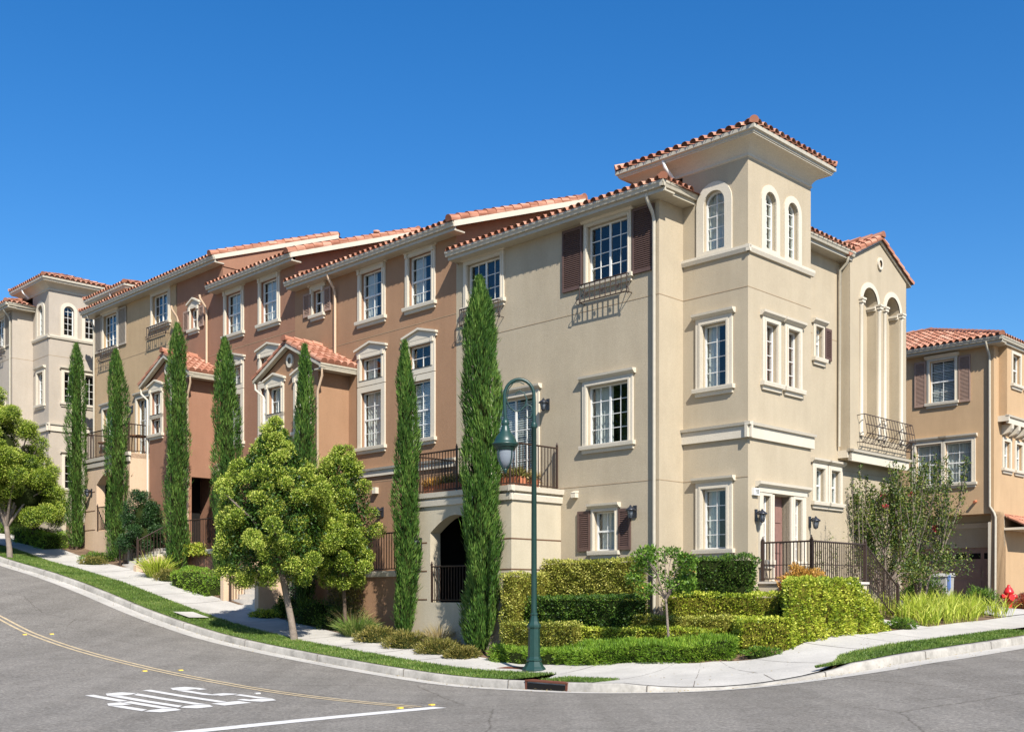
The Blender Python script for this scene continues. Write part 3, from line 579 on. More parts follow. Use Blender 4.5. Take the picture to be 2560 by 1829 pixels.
# ------------------------------------------------------------------ end house (corner tower type)
SL = .365
def end_house(fr, dz, wall, label, cat='house', group=None, level=2, W=6.82, right_side=True, base=-1.0, endmat=None, rake=False, shut='shutter', trimc='trim', Cmat='cream', roofL=6.75, ladd=0):
    h = empty('townhouse', tuple(fr.p(W/2, -4, dz)), label, cat, group)
    Z = lambda z: z+dz
    tw = sub(fr, -1.75, -.905); ts = side(fr, -1.75, -.905); fs = side(fr, 0, 0); rs = side(fr, -.55, -.905)
    # ---- walls
    m = MB(fr); holes = [rect(.88, 2.12, Z(9.07), Z(10.42)), rect(5.1, 6.37, Z(9.3), Z(10.42))]
    if level: holes += [rect(.88, 2.12, Z(5.2), Z(6.6)), rect(1.27, 1.91, Z(2.68), Z(3.6)), rect(3.86, 5.42, Z(4.2), Z(6.65))]
    m.wall(rect(0, W, Z(base), Z(10.75)), holes, 0, .16, wall)
    m.wall(rect(0, .91, Z(base), Z(10.75)), [], 0, .1, wall, fs)
    m.box(-.5, W, -10.65, -10.55, Z(base), Z(10.7), wall); m.wall(rect(0, 10.6, Z(base), Z(10.6)), [], -W, .1, wall, fs)
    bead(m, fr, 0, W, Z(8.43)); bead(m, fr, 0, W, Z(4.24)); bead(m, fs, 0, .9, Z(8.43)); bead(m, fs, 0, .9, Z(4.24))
    # tower walls (square 3.0 x 2.7)
    tu = [(.60, 1.13), (.55, 1.18), (.55, 1.18)]
    hl = [archp(.60, 1.16, Z(9.42), Z(10.76)), rect(.56, 1.2, Z(6.33), Z(7.75)), rect(.56, 1.2, Z(2.67), Z(4.02))]
    m.wall(rect(0, 1.76, Z(base), Z(11.33)), hl if level else hl[:2], 0, .16, wall, tw)
    ar = [archp(.66, 1.12, Z(9.42), Z(10.72)), archp(1.62, 2.08, Z(9.42), Z(10.72))]
    m2h = [rect(.68, 1.16, Z(6.42), Z(7.75)), rect(1.62, 2.10, Z(6.42), Z(7.75))]
    dh = [rect(.56, .86, Z(2.42), Z(3.86)), rect(1.02, 1.74, Z(1.95), Z(3.9)), rect(1.92, 2.24, Z(2.42), Z(3.86))]
    if dz: dh = [rect(.7, 1.3, Z(2.6), Z(4.0))]
    m.wall(rect(0, 2.69, Z(base), Z(11.33)), ar+m2h+dh, 0, .2, wall, ts)
    m.wall(rect(0, 3.0, Z(9), Z(11.33)), [], -2.69, .1, wall, tw); m.wall(rect(-.0, 2.69, Z(9), Z(11.33)), [], -3.0, .1, wall, ts)
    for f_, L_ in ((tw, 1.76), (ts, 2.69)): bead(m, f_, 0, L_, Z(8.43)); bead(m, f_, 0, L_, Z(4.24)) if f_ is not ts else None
    # wall behind the tower on the right side
    if right_side:
        rh = [rect(4.98, 5.36, Z(7.82), Z(8.62)), rect(5.0, 5.44, Z(4.08), Z(4.93)), rect(5.8, 6.24, Z(4.08), Z(4.93))]
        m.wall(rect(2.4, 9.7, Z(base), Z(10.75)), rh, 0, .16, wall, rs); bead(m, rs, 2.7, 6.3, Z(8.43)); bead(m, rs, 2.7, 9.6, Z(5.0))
    m.build('wall', h)
    # ---- mouldings of the tower
    m = MB(tw)
    for f_, L_, c0, c1 in ((tw, 1.76, .0, 0), (ts, 2.69, 0.0, .08)):
        m.prism([(-.01, Z(9.19)), (.05, Z(9.19)), (.08, Z(9.27)), (.08, Z(9.33)), (-.01, Z(9.35))], 'u', -.08 if f_ is tw else -.078, L_+c1, trimc, f_)
    m.build('moulding', h); m = MB(tw)
    for f_, L_, c0, c1 in ((tw, 1.76, .0, 0), (ts, 2.69, 0.0, .08)): band(m, f_, -.128 if f_ is tw else -.126, L_+c1, Z(5.45), trimc)
    m.build('moulding', h)
    # cove and gutter of the tower
    m = MB(tw); n = 7; TO = .43
    prof = [(.0, 11.28), (.03, 11.30)]+[(.36*(1-math.cos(t*math.pi/2/n))**.9, 11.32+.27*math.sin(t*math.pi/2/n)**1.2) for t in range(1, n+1)]+[(.36, 11.61), (.38, 11.62), (.385, 11.66), (TO, 11.68), (TO, 11.76)]
    u0, u1, d1, d0 = 0, 3.0, 0, -2.69
    for i in range(len(prof)-1):
        (a, z0), (b, z1) = prof[i], prof[i+1]
        R0 = [(u0-a, d1+a, Z(z0)), (u1+a, d1+a, Z(z0)), (u1+a, d0-a, Z(z0)), (u0-a, d0-a, Z(z0))]; R1 = [(u0-b, d1+b, Z(z1)), (u1+b, d1+b, Z(z1)), (u1+b, d0-b, Z(z1)), (u0-b, d0-b, Z(z1))]
        m.add(R0+R1, [(k, (k+1) % 4, 4+(k+1) % 4, 4+k) for k in range(4)], 'trim' if i < len(prof)-5 else 'gutter', tw, False)
    a = TO; m.add([(u0-a, a, Z(11.76)), (u1+a, a, Z(11.76)), (u1+a, d0-a, Z(11.76)), (u0-a, d0-a, Z(11.76))], [(0, 1, 2, 3)], 'gutter', tw)
    m.build('tower_cornice', h)
    m = MB(tw); pk = (1.5, -1.345, Z(11.76)+1.9*SL)
    a = .40; cs_ = [(u0-a, a), (u1+a, a), (u1+a, d0-a), (u0-a, d0-a)]
    m.add([(x, y, Z(11.77)) for x, y in cs_]+[pk], [(0, 1, 4), (1, 2, 4), (2, 3, 4), (3, 0, 4)], 'tilebase', tw)
    for f_, L_ in ((sub(tw, -.4, .4), 3.8), (side(tw, -.4, .4), 3.49)): tiles(m, f_, 0, L_, .03, Z(11.78), 1.9, SL, 1, 1)
    tb = Fr(tw.p(3.4, -3.09, 0), -tw.ex, -tw.ey); tiles(m, tb, 0, 3.8, .03, Z(11.78), 1.9, SL, 1, 1)
    tb = Fr(tw.p(3.4, .4, 0), -tw.ey, tw.ex); tiles(m, tb, 0, 3.49, .03, Z(11.78), 1.9, SL, 1, 1)
    for x, y in cs_: caps(m, tw, (x, y, Z(11.80)), pk)
    m.build('tower_roof', h)
    # ---- main roof: front slope with a hip at the corner, slope towards the right side
    m = MB(fr); ze = Z(10.76); o = .43; rn = 5.3; xr = .98
    P = [(-o, o), (roofL, o), (roofL, o-rn), (rn-o, o-rn), (-o, -11)]
    m.add([(-o, o, ze), (roofL, o, ze), (roofL, o-rn, ze+rn*SL), (rn-o, o-rn, ze+rn*SL), (-.55, -11, ze+.1), (rn-xr, -11, ze+rn*SL), (roofL, -11, ze+rn*SL*.05), (-xr, -3.6, ze), (-o, -3.6, ze), (-xr, -7.2, ze), (-.55, -7.2, ze+.1)], [(0, 1, 2, 3), (0, 3, 10), (0, 10, 9, 7, 8), (3, 5, 4, 10), (3, 2, 6, 5)], 'tilebase', fr)
    m.wall([(o-.43, Z(10.5)), (10.6, Z(10.5)), (10.6, ze-.03), (rn-o, ze+rn*SL-.04), (-o+.05, ze-.03)], [], -roofL+.02, .1, endmat or wall, fs)
    tiles(m, fr, -o, roofL, o+.02, ze+.015, rn, SL, 1, 0)
    tiles(m, side(fr, -o, o), 0, 1.1, .02, ze+.015, rn, SL, 1, 0)
    if right_side: tiles(m, side(fr, -xr, 0), 3.4, 7.15, .02, ze+.015, 3.5, SL, 0, 0, rows=4)
    caps(m, fr, (-o, o, ze+.05), (rn-o, o-rn, ze+rn*SL+.05)); caps(m, fr, (rn-o-.3, o-rn, ze+rn*SL+.04), (roofL, o-rn, ze+rn*SL+.04))
    if rake: caps(m, fr, (roofL-.06, o+.05, ze+.05), (roofL-.06, o-rn, ze+rn*SL+.05), .125)
    m.build('roof', h)
    m = MB(fr); gutter(m, fr, -o-.02, roofL+.05, o+.02, ze+.02); gutter(m, side(fr, -0, 0), -o-.018, .905, o+.018, ze+.02, so=o+.04)
    if right_side: gutter(m, rs, 2.72, 6.4, o, ze+.02)
    m.build('gutter', h)
    if rake: m = MB(fr); m.prism([(o-.02, ze-.12), (o-.02, ze+.03), (o-rn, ze+rn*SL+.03), (o-rn, ze+rn*SL-.12)], 'u', roofL+.01, roofL+.05, 'trim', fr); m.build('rake_board', h)
    downspout(h, fr, .09, Z(.9), Z(10.62), .40)
    m = MB(tw); m.tube([(2.05, .36, Z(11.66)), (2.0, .36, Z(11.5)), (1.92, .12, Z(11.25))], .04, 'white', 8); m.build('downspout', h)
    # ---- windows, front
    window(h, fr, .88, 2.12, Z(9.07), Z(10.42), 'slider', casing=.10, grid=(2, 4), cur='half' if dz == 2.6 else None); shutter(h, fr, .12, .74, Z(9.0), Z(10.5), shut); shutter(h, fr, 2.28, 2.92, Z(9.0), Z(10.5), shut)
    guard(h, fr, .88, 2.12, Z(9.02))
    window(h, fr, 5.1, 6.37, Z(9.3), Z(10.42), 'slider', casing=.13, grid=(2, 3), cur='half' if dz else None); guard(h, fr, 5.1, 6.37, Z(9.22))
    if level:
        window(h, fr, .88, 2.12, Z(5.2), Z(6.6), 'slider', cur='half', grid=(2, 4))
        window(h, fr, 1.27, 1.91, Z(2.68), Z(3.6), 'hung', cur='sheer', grid=(2, 1), casing=.09); shutter(h, fr, .80, 1.16, Z(2.68), Z(3.64), shut); shutter(h, fr, 2.03, 2.42, Z(2.68), Z(3.64), shut)
        window(h, fr, 3.86, 5.42, Z(4.25), Z(6.65), 'slider', cur='blind' if not dz else None, grid=(2, 3), sill=False)
        lantern(h, fr, 3.42, Z(6.35)); lantern(h, fr, .68, Z(3.55)) if not dz else None
        for uu, zz in ((2.5, 4.05), (3.35, 4.3)):
            if zz == 4.05: v_m = MB(fr); v_m.box(uu-.07, uu+.07, 0, .12, Z(zz-.07), Z(zz+.05), 'trim'); v_m.prism([(.0, Z(zz+.05)), (.13, Z(zz+.05)), (0, Z(zz+.1))], 'u', uu-.08, uu+.08, 'trim'); v_m.build('vent_hood', h)
    # tower windows
    tf = [('arch', .60, 1.16, 9.42, 10.76, 'sheer' if not dz else None), ('r', .56, 1.2, 6.33, 7.75, None), ('r', .56, 1.2, 2.67, 4.02, None)]
    for k, a, b_, z0, z1, cu in tf[:3 if level else 2]:
        window(h, tw, a, b_, Z(z0), Z(z1), 'case', cur=cu or ('half' if z1 < 8 and not dz else None), arch=(k == 'arch'), casing=.17)
    for a in (.66, 1.62): window(h, ts, a, a+.46, Z(9.42), Z(10.72), 'case', arch=True, casing=.13, cur='half' if not dz else None)
    for a in (.68, 1.62): window(h, ts, a, a+.48, Z(6.42), Z(7.75), 'case', casing=.14, cur='red' if not dz else None)
    if dz: window(h, ts, .7, 1.3, Z(2.6), Z(4.0), 'case', casing=.14)
    else:
        for a, b_ in ((.56, .86), (1.92, 2.24)):
            window(h, ts, a, b_, Z(2.42), Z(3.86), 'case', casing=.07, head='none', grid=(2, 5), cur='red')
        m = MB(ts); m.box(1.02, 1.74, -.26, -.2, Z(1.93), Z(3.9), 'door')
        for zz in ((2.05, 2.5), (2.6, 3.2), (3.3, 3.75)):
            for uu in (1.09, 1.42): m.box(uu, uu+.25, -.2, -.185, Z(zz[0]), Z(zz[1]), 'door')
        dr = m.build('door', h); m = MB(ts); m.lathe((1.66, -.16, Z(2.85)), [(0, -.03), (.03, 0), (0, .03)], 'black', 8); m.build('handle', dr)
        m = MB(ts); m.box(.40, .50, -.01, .05, Z(2.25), Z(4.0), 'trim'); m.box(2.30, 2.40, -.01, .05, Z(1.95), Z(4.0), 'trim'); m.box(.92, 1.02, -.2, .045, Z(1.95), Z(3.9), 'trim'); m.box(1.74, 1.84, -.2, .045, Z(1.95), Z(3.9), 'trim')
        m.box(.36, 2.44, -.01, .06, Z(3.93), Z(4.04), 'trim'); m.prism([(-.01, Z(4.04)), (.06, Z(4.04)), (.14, Z(4.1)), (.15, Z(4.16)), (-.01, Z(4.17))], 'u', .28, 2.52, 'trim'); m.build('door_surround', h)
        lantern(h, ts, .30, Z(3.40), .95); lantern(h, ts, 2.62, Z(3.36), .95)
        m = MB(ts); m.box(.14, .36, 0, .07, Z(3.84), Z(4.0), 'white'); pl = m.build('number_plaque', h)
        m = MB(ts)
        for k, segs in enumerate(('abc', 'abcdfg', 'abcdef')):   # 7 9 0
            x = .18+k*.055; w_, hh_, t = .032, .09, .009; zb = Z(3.875)
            S7 = {'a': (0, w_, hh_-t, hh_), 'b': (w_-t, w_, hh_/2, hh_), 'c': (w_-t, w_, 0, hh_/2), 'd': (0, w_, 0, t), 'e': (0, t, 0, hh_/2), 'f': (0, t, hh_/2, hh_), 'g': (0, w_, hh_/2-t/2, hh_/2+t/2)}
            for q in segs: a = S7[q]; m.box(x+a[0], x+a[1], .07, .074, zb+a[2], zb+a[3], 'black')
        m.build('digits', pl)
    if right_side:
        window(h, rs, 4.98, 5.36, Z(7.82), Z(8.62), 'hung', grid=(2, 1), casing=.09); shutter(h, rs, 5.48, 5.80, Z(7.82), Z(8.66), shut)
        for a in (5.0, 5.8): window(h, rs, a, a+.44, Z(4.08), Z(4.93), 'hung', grid=(2, 1), casing=.16, head='flat', cur='half')
        # projecting bay with two tall arched niches
        bs = side(fr, -.84, -.905); m = MB(bs)
        n1, n2 = (7.0, 7.85), (8.36, 9.2)
        m.wall([(6.31, Z(5.25)), (9.66, Z(5.25)), (9.66, Z(10.62)), (7.98, Z(11.4)), (6.31, Z(10.62))], [archp(a, b_, Z(5.95), Z(10.05)) for a, b_ in (n1, n2)], 0, .65, wall)
        m.box(6.31, 6.33, -.3, 0, Z(5.25), Z(10.62), wall); m.box(9.64, 9.66, -.3, 0, Z(5.25), Z(10.62), wall); m.box(6.33, 9.64, -.3, -.02, Z(5.25), Z(5.3), wall)
        for a, b_ in (n1, n2): m.box(a, b_, -.68, -.66, Z(5.95), Z(10.05), 'niche')
        b2 = m.build('bay', h)
        m = MB(bs)
        for a, b_ in (n1, n2):
            n_ = 12; c = (a+b_)/2; r = (b_-a)/2; zs = Z(10.05)-r; O = [(c+(r+.14)*math.cos(t*math.pi/n_), zs+(r+.14)*math.sin(t*math.pi/n_)) for t in range(n_+1)]; I = [(c+r*math.cos(t*math.pi/n_), zs+r*math.sin(t*math.pi/n_)) for t in range(n_+1)]
            m.add([(x, .035, z) for x, z in O]+[(x, .035, z) for x, z in I]+[(x, 0, z) for x, z in O], [(i, i+1, n_+2+i, n_+1+i) for i in range(n_)]+[(i, i+1, 2*n_+3+i, 2*n_+2+i) for i in range(n_)], 'trim')
            for uu in (a-.09, b_+.09):
                m.lathe((uu, .02, Z(5.95)), [(.075, 0), (.075, .08), (.055, .12), (.055, 3.50), (.07, 3.53), (.07, 3.58), (.055, 3.6)], 'trim', 12); m.box(uu-.09, uu+.09, -.06, .11, Z(9.54), Z(9.62), 'trim'); m.box(uu-.11, uu+.11, -.06, .13, Z(9.62), Z(9.67), 'trim')
            m.box(a, b_, -.64, -.55, Z(9.42), Z(9.5), 'trim'); m.box(b_-.05, b_-.001, -.6, -.02, Z(9.50), Z(9.56), 'trim'); m.box(b_-.08, b_-.001, -.6, -.02, Z(9.56), Z(9.62), 'trim')
        ring2(m, bs, 8.0, Z(10.83), 0, .10, .17); band(m, bs, 6.31, 9.66, Z(5.55), 'trim', .28, e0=.12, e1=.1); band(m, sub(side(fr, -.84, -.905), 0, 0), 6.31, 6.32, Z(5.55), 'trim', .28, e0=.12)
        m.box(6.2, 6.31, -.3, .0, Z(5.3), Z(5.5), 'trim'); m.build('bay_moulding', b2)
        for a, b_ in (n1, n2):
            for z0, z1 in ((6.0, 7.0), (7.12, 8.1), (8.5, 9.4)): window(h, sub(bs, 0, -.56), a+.1, b_-.1, Z(z0), Z(z1), 'hung', grid=(2, 1), casing=0, head='none', sill=False, pane_reveal=.02)
        m = MB(bs); pkz = 11.47
        for s_ in (0, 1):
            ua, ub = ((6.1, 7.98) if s_ == 0 else (9.88, 7.98)); vs = [(ua, Z(10.54)), (ub, Z(pkz-.04)), (ub, Z(pkz+.03)), (ua, Z(10.61))]
            m.prism(vs, 'd', -.35, .05, 'gutter')
            m.add([(ua, .1, Z(10.62)), (ub, .1, Z(pkz+.04)), (ub, -4, Z(pkz+.04)), (ua, -4, Z(10.62))], [(0, 1, 2, 3)], 'tilebase')
            for row in range(9): caps(m, bs, (ua, .03-row*.235, Z(10.64)), (ub, .03-row*.235, Z(pkz+.05)), .105)
        caps(m, bs, (7.98, .12, Z(pkz+.1)), (7.98, -3, Z(pkz+.1)), .11); m.build('bay_roof', b2)
        # iron balcony basket on the bay
        m = MB(bs); a, b_ = 6.72, 9.62; T = lambda pts, rr=.011: m.tube(pts, rr, 'iron', 5)
        for dd, zz, e in ((.2, 6.5, 0), (.26, 6.22, 0), (.3, 5.98, .02), (.16, 5.74, -.02)): T([(a-e, dd, Z(zz)), (b_+e, dd, Z(zz))], .014)
        for k in range(19):
            u = a+(b_-a)*k/18; T([(u, .2, Z(6.5)), (u, .26, Z(6.22)), (u, .3, Z(5.98)), (u, .16, Z(5.74))], .009)
        for u in (a, (a+b_)/2, b_): T([(u, 0, Z(6.48)), (u, .2, Z(6.5))]); T([(u, 0, Z(5.76)), (u, .16, Z(5.74))])
        for k in range(6): u = a+.2+k*.48; T([(u, .3, Z(5.98)), (u-.16, .17, Z(5.75))])
        m.build('window_guard', b2)
        # timber prop under gutter end
        m = MB(rs); m.tube([(6.1, .36, Z(10.6)), (6.1, .34, Z(10.45)), (6.15, .1, Z(10.3)), (6.15, .07, Z(5.6))], .04, 'gutter', 8); m.build('downspout', h)
    # ---- projecting portico with balcony
    if level:
        build_portico(h, fr, 3.0, 6.75, dz, Cmat)
    return h
def build_portico(h, fr, a, b, dz, mat):
    Z = lambda z: z+dz; d = 1.72; pf = sub(fr, 0, d); m = MB(pf); low = mat == 'cream' and dz == 0
    c0, c1 = 4.02, 5.9; arch = [(c0, Z(1.45)), (c1, Z(1.45)), (c1, Z(3.2))]+[(c1-(c1-c0)*t/10, Z(3.2)+.42*math.sin(math.pi*t/10)) for t in range(1, 10)]+[(c0, Z(3.2))]
    m.wall(rect(a, b, Z(-1), Z(4.18)), [arch], 0, .34, mat, pf)
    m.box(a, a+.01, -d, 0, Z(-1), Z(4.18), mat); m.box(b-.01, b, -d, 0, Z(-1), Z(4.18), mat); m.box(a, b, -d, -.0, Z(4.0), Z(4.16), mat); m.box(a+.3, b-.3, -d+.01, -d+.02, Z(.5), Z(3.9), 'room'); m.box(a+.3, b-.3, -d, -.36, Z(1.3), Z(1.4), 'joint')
    m.box(a+.3, a+.34, -d, -.36, Z(1.4), Z(4.0), 'room'); m.box(b-.34, b-.3, -d, -.36, Z(1.4), Z(4.0), 'room')  # near-black lining: shade behind the arch put into the colour
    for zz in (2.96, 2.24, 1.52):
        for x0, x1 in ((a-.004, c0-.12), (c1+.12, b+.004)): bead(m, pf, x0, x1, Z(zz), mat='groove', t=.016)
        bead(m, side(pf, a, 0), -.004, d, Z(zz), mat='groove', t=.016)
    p = m.build('portico', h)
    m = MB(pf)
    for f_, u0, u1 in ((pf, a, b), (side(pf, a, 0), 0, d)):
        m.prism([(0, Z(4.06)), (.10, Z(4.08)), (.12, Z(4.20)), (0, Z(4.21))], 'u', u0-.12, u1+(.12 if f_ is pf else 0), 'trim', f_); m.prism([(0, Z(3.86)), (.05, Z(3.87)), (.07, Z(4.0)), (0, Z(4.06))], 'u', u0-.07, u1+(.07 if f_ is pf else 0), 'trim', f_)
    m.build('moulding', p)
    zb, zt = Z(4.2), Z(5.22)
    railing(p, pf, [[(b-.05, -d+.1, zb, zt), (b-.05, 0, zb, zt), (4.9, 0, zb, zt), (a+.04, 0, zb, zt), (a+.04, -d+.1, zb, zt)]], 0, 0, .105, .02)
    railing(p, sub(pf, 0, -.02), [[(c1-.04, 0, Z(1.45), Z(2.35)), (c0+.04, 0, Z(1.45), Z(2.35))]], 0, 0, .105, .018, 'arch_railing')
    m = MB(pf)
    for uu in (6.3,): pass
    lantern(p, pf, c1+.36, Z(2.95)); lantern(p, pf, c0-.4, Z(2.95)) if dz else None

# ------------------------------------------------------------------ middle house
def mid_house(fr, u, dz, wall, entry, label, right_z, W=7.7, roof=(6.5, 14.45), shut='shutdark'):
    h = empty('townhouse', tuple(fr.p(u+W/2, -4, dz)), label, 'house', 'row of stepped townhouses'); Z = lambda z: z+dz; U = lambda x: x-6.82+u
    m = MB(fr)
    up = [(7.82, 8.80), (10.02, 11.02)]
    holes = [rect(U(a), U(b), Z(9.75), Z(11.15)) for a, b in up]+[rect(U(12.98), U(13.48), Z(10.38), Z(11.12))]
    for a, b in up: holes += [rect(U(a+.02), U(b-.02), Z(6.0), Z(7.62)), rect(U(a+.02), U(b-.02), Z(7.98), Z(8.62))]
    m.wall(rect(u, u+W, dz-1, Z(11.5)), holes, 0, .18, wall)
    m.box(u, u+W, -10.65, -10.55, dz-1, Z(11.4), wall)
    fs = side(fr, 0, 0); SLR = SL; rn = 5.3; o = .43; ze = Z(11.52)
    m.wall([(0, right_z-1.2), (10.6, right_z-1.2), (10.6, ze-.05), (rn-o, ze+(rn)*SLR-.1), (0, ze+o*SLR-.1)], [], -(u+.0), .1, wall, fs)
    m.wall(rect(0, 10.6, dz-1, ze), [], -(u+W-.002), .1, wall, fs)
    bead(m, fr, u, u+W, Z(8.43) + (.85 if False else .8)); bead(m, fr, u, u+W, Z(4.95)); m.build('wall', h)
    r0, r1 = U(roof[0]), U(roof[1])
    m = MB(fr); m.prism([(o, ze-.02), (o, ze), (o-rn, ze+rn*SLR), (o-2*rn, ze), (o-2*rn, ze-.02), (o-rn, ze+rn*SLR-.12)], 'u', r0, r1, 'tilebase', fr)
    tiles(m, fr, r0+.12, r1, o+.02, ze+.015, rn, SLR)
    caps(m, fr, (r0+.06, o+.05, ze+.05), (r0+.06, o-rn, ze+rn*SLR+.05), .125); caps(m, fr, (r0, o-rn, ze+rn*SLR+.05), (r1, o-rn, ze+rn*SLR+.05), .12)
    if dz > .5: m.lathe((r0+1.2, o-rn+.9, ze+rn*SLR-.4), [(.09, 0), (.09, .42), (.12, .42), (.12, .5), (0, .52)], 'tile', 10)
    m.build('roof', h)
    m = MB(fr); gutter(m, fr, r0-.03, r1+.05, o+.02, ze+.02); m.build('gutter', h); m = MB(fr); m.prism([(o-.02, ze-.12), (o-.02, ze+.03), (o-rn, ze+rn*SLR+.03), (o-rn, ze+rn*SLR-.12)], 'u', r0-.05, r0-.01, 'trim', fr); m.build('rake_board', h)
    for a, b in up:
        window(h, fr, U(a), U(b), Z(9.75), Z(11.15), 'hung', 'ped', cur='sheer' if dz > .5 else 'half', grid=(2, 2))
        window(h, fr, U(a+.02), U(b-.02), Z(6.0), Z(7.62), 'hung', 'none', cur='sheer' if a > 9 else 'blind', grid=(2, 2), casing=.17)
        window(h, fr, U(a+.02), U(b-.02), Z(7.98), Z(8.62), 'case', 'ped', cur='half' if a > 9 else None, grid=(2, 2), casing=.17, sill=False)
    window(h, fr, U(12.98), U(13.48), Z(10.38), Z(11.12), 'hung', 'ped', grid=(2, 1), casing=.09)
    for a, b in ((12.52, 12.86), (13.62, 13.98)): shutter(h, fr, U(a), U(b), Z(10.38), Z(11.12), shut)
    m = MB(fr); band(m, fr, u, U(11.65), Z(5.36), 'trim', .2); m.build('moulding', h)
    downspout(h, fr, U(12.25), Z(8.95), Z(11.36), .40, 'peach')
    if dz > .5: downspout(h, fr, U(14.3), Z(9.5), Z(11.36), .40, 'peach')
    lantern(h, fr, U(10.0), Z(4.05)); m = MB(fr); m.box(U(10.2), U(10.36), 0, .12, Z(4.6), Z(4.78), 'trim'); m.build('vent_hood', h)
    # gabled entry bay
    a, b, d = U(11.65), U(14.5), 1.1; ef = sub(fr, 0, d); c = (a+b)/2; m = MB(ef)
    wn = [(U(12.15), U(12.75)), (U(13.58), U(14.28))]
    hs_ = []
    for x0, x1 in wn: hs_ += [rect(x0, x1, Z(6.55), Z(7.1)), rect(x0, x1, Z(7.25), Z(8.05))]
    m.wall([(a, dz-1), (b, dz-1), (b, Z(8.45)), (c, Z(9.17)), (a, Z(8.45))], hs_, 0, .16, entry)
    sf = side(ef, a, 0); dh_ = rect(.0+.12, d-.08, Z(2.6), Z(4.85)); m.wall(rect(0, d, dz-1, Z(8.45)), [dh_], 0, .3, entry, sf); m.box(.1, d-.05, -1.2, -1.1, Z(2.5), Z(5), 'room', sf); m.box(b-.01, b, -d, 0, dz-1, Z(8.45), entry)
    e = m.build('entry_bay', h)
    for x0, x1 in wn:
        window(e, ef, x0, x1, Z(6.55), Z(7.1), 'case', 'none', grid=(2, 1), casing=.14); window(e, ef, x0, x1, Z(7.25), Z(8.05), 'case', 'ped', grid=(2, 2), casing=.14, sill=False, cur='half')
    m = MB(ef); ring2(m, ef, c+.02, Z(8.74), 0, .10, .21); m.build('gable_ring', e)
    m = MB(ef); zr = Z(9.25); ov = .42
    for s_ in (0, 1):
        ua = a-ov if s_ == 0 else b+ov; za = zr-(abs(c-ua))*.47
        m.add([(ua, .2, za), (c, .2, zr), (c, -d, zr), (ua, -d, za)], [(0, 1, 2, 3)], 'tilebase'); m.prism([(ua, za-.12), (c, zr-.12), (c, zr-.02), (ua, za-.02)], 'd', .05, .2, 'gutter')
        for row in range(6): caps(m, ef, (ua, .12-row*.24, za+.03), (c, .12-row*.24, zr+.03), .11)
    caps(m, ef, (c, .25, zr+.09), (c, -d, zr+.09), .12); m.build('entry_roof', e)
    m = MB(ef); za = zr-(abs(c-a)+ov)*.47; gs = side(ef, a-ov, .2); gutter(m, gs, -.02, d+.2, .02, za+.0, soffit=0); m.box(.02, d+.2, -.36, -.02, za-.17, za-.13, 'gutter', gs); m.build('gutter', e)
    sp = MB(ef); sp.tube([(a-ov+.05, .15, za-.1), (a-ov+.05, .12, za-.35), (a-.05, .06, za-.75), (a-.045, .05, Z(3.2))], .038, 'peach', 8); sp.build('downspout', e); sp = MB(ef); sp.tube([(b+ov-.05, .15, za-.1), (b+ov-.05, .12, za-.3), (b+.04, .05, za-.55), (b+.04, .05, Z(3.6))], .038, 'trim', 8); sp.build('downspout', e)
    return h
FL = Fr(F0, A, N)
def build_terrace(h, fr, a, b, z, mat):
    d = 1.45; pf = sub(fr, 0, d); m = MB(pf)
    m.box(a, b, -.12, 0, z-2.6, z-.02, mat); m.box(a, b, -d, -.12, z-.2, z-.02, mat); m.box(b-.1, b, -d, 0, z-2.6, z, mat); m.box(a, a+.1, -d, -.12, z-2.6, z-.03, mat)
    m.prism([(-.02, z-.16), (.05, z-.15), (.08, z-.04), (.08, z), (-.02, z)], 'u', a-.05, b+.05, 'trim'); m.box(a, b, -d, -.02, z-.04, z-.01, 'wallstone')
    t = m.build('terrace', h)
    railing(t, pf, [[(b-.08, -.06, z, z+1.02), ((a+b)/2, -.06, z, z+1.02), (a+.08, -.06, z, z+1.02), (a+.08, -d+.1, z, z+1.02)]], 0, 0, .11, .022)
    return t
h1 = end_house(FL, 0, 'tan', 'tan corner townhouse with a square tower, brown shutters and the arched cream portico', group='row of stepped townhouses')
h2 = mid_house(FL, 6.82, 0, 'orange', 'orange', 'orange-brown townhouse between the tan corner house and the darker red-brown one', 11.1)
build_terrace(h2, FL, 7.0, 11.6, 2.28, 'orange')
h3 = mid_house(FL, 14.51, .87, 'red', 'red', 'red-brown townhouse between the orange-brown and the beige houses', 12.0, roof=(6.5, 11.65), W=7.72)
m = MB(FL); m.wall(rect(18.95, 22.3, 12.3, 13.4), [], .0, .1, 'red'); m.wall([(0, 11.8), (10.6, 11.8), (10.6, 13.4), (4.9, 15.2), (0, 13.5)], [], -18.97, .1, 'red', side(FL, 0, 0)); m.build('wall', h3)
build_terrace(h3, FL, 14.7, 19.3, 3.15, 'red')
h4 = end_house(Fr(FL.p(29.2, 0, 0), -A, N), 2.6, 'beige', 'beige townhouse at the upper end of the row with its own arched portico', group='row of stepped townhouses', right_side=False, shut='shutgrey', Cmat='peach', roofL=10.28, W=6.98, endmat='red', rake=True)
h5 = end_house(Fr(F0+np.array([-25.6, 24.0]), A, N), 3.8, 'grey', 'taupe townhouse with an arched-window tower, farthest up the hill at the left', right_side=False, shut='shutgrey', Cmat='grey', W=6.8)
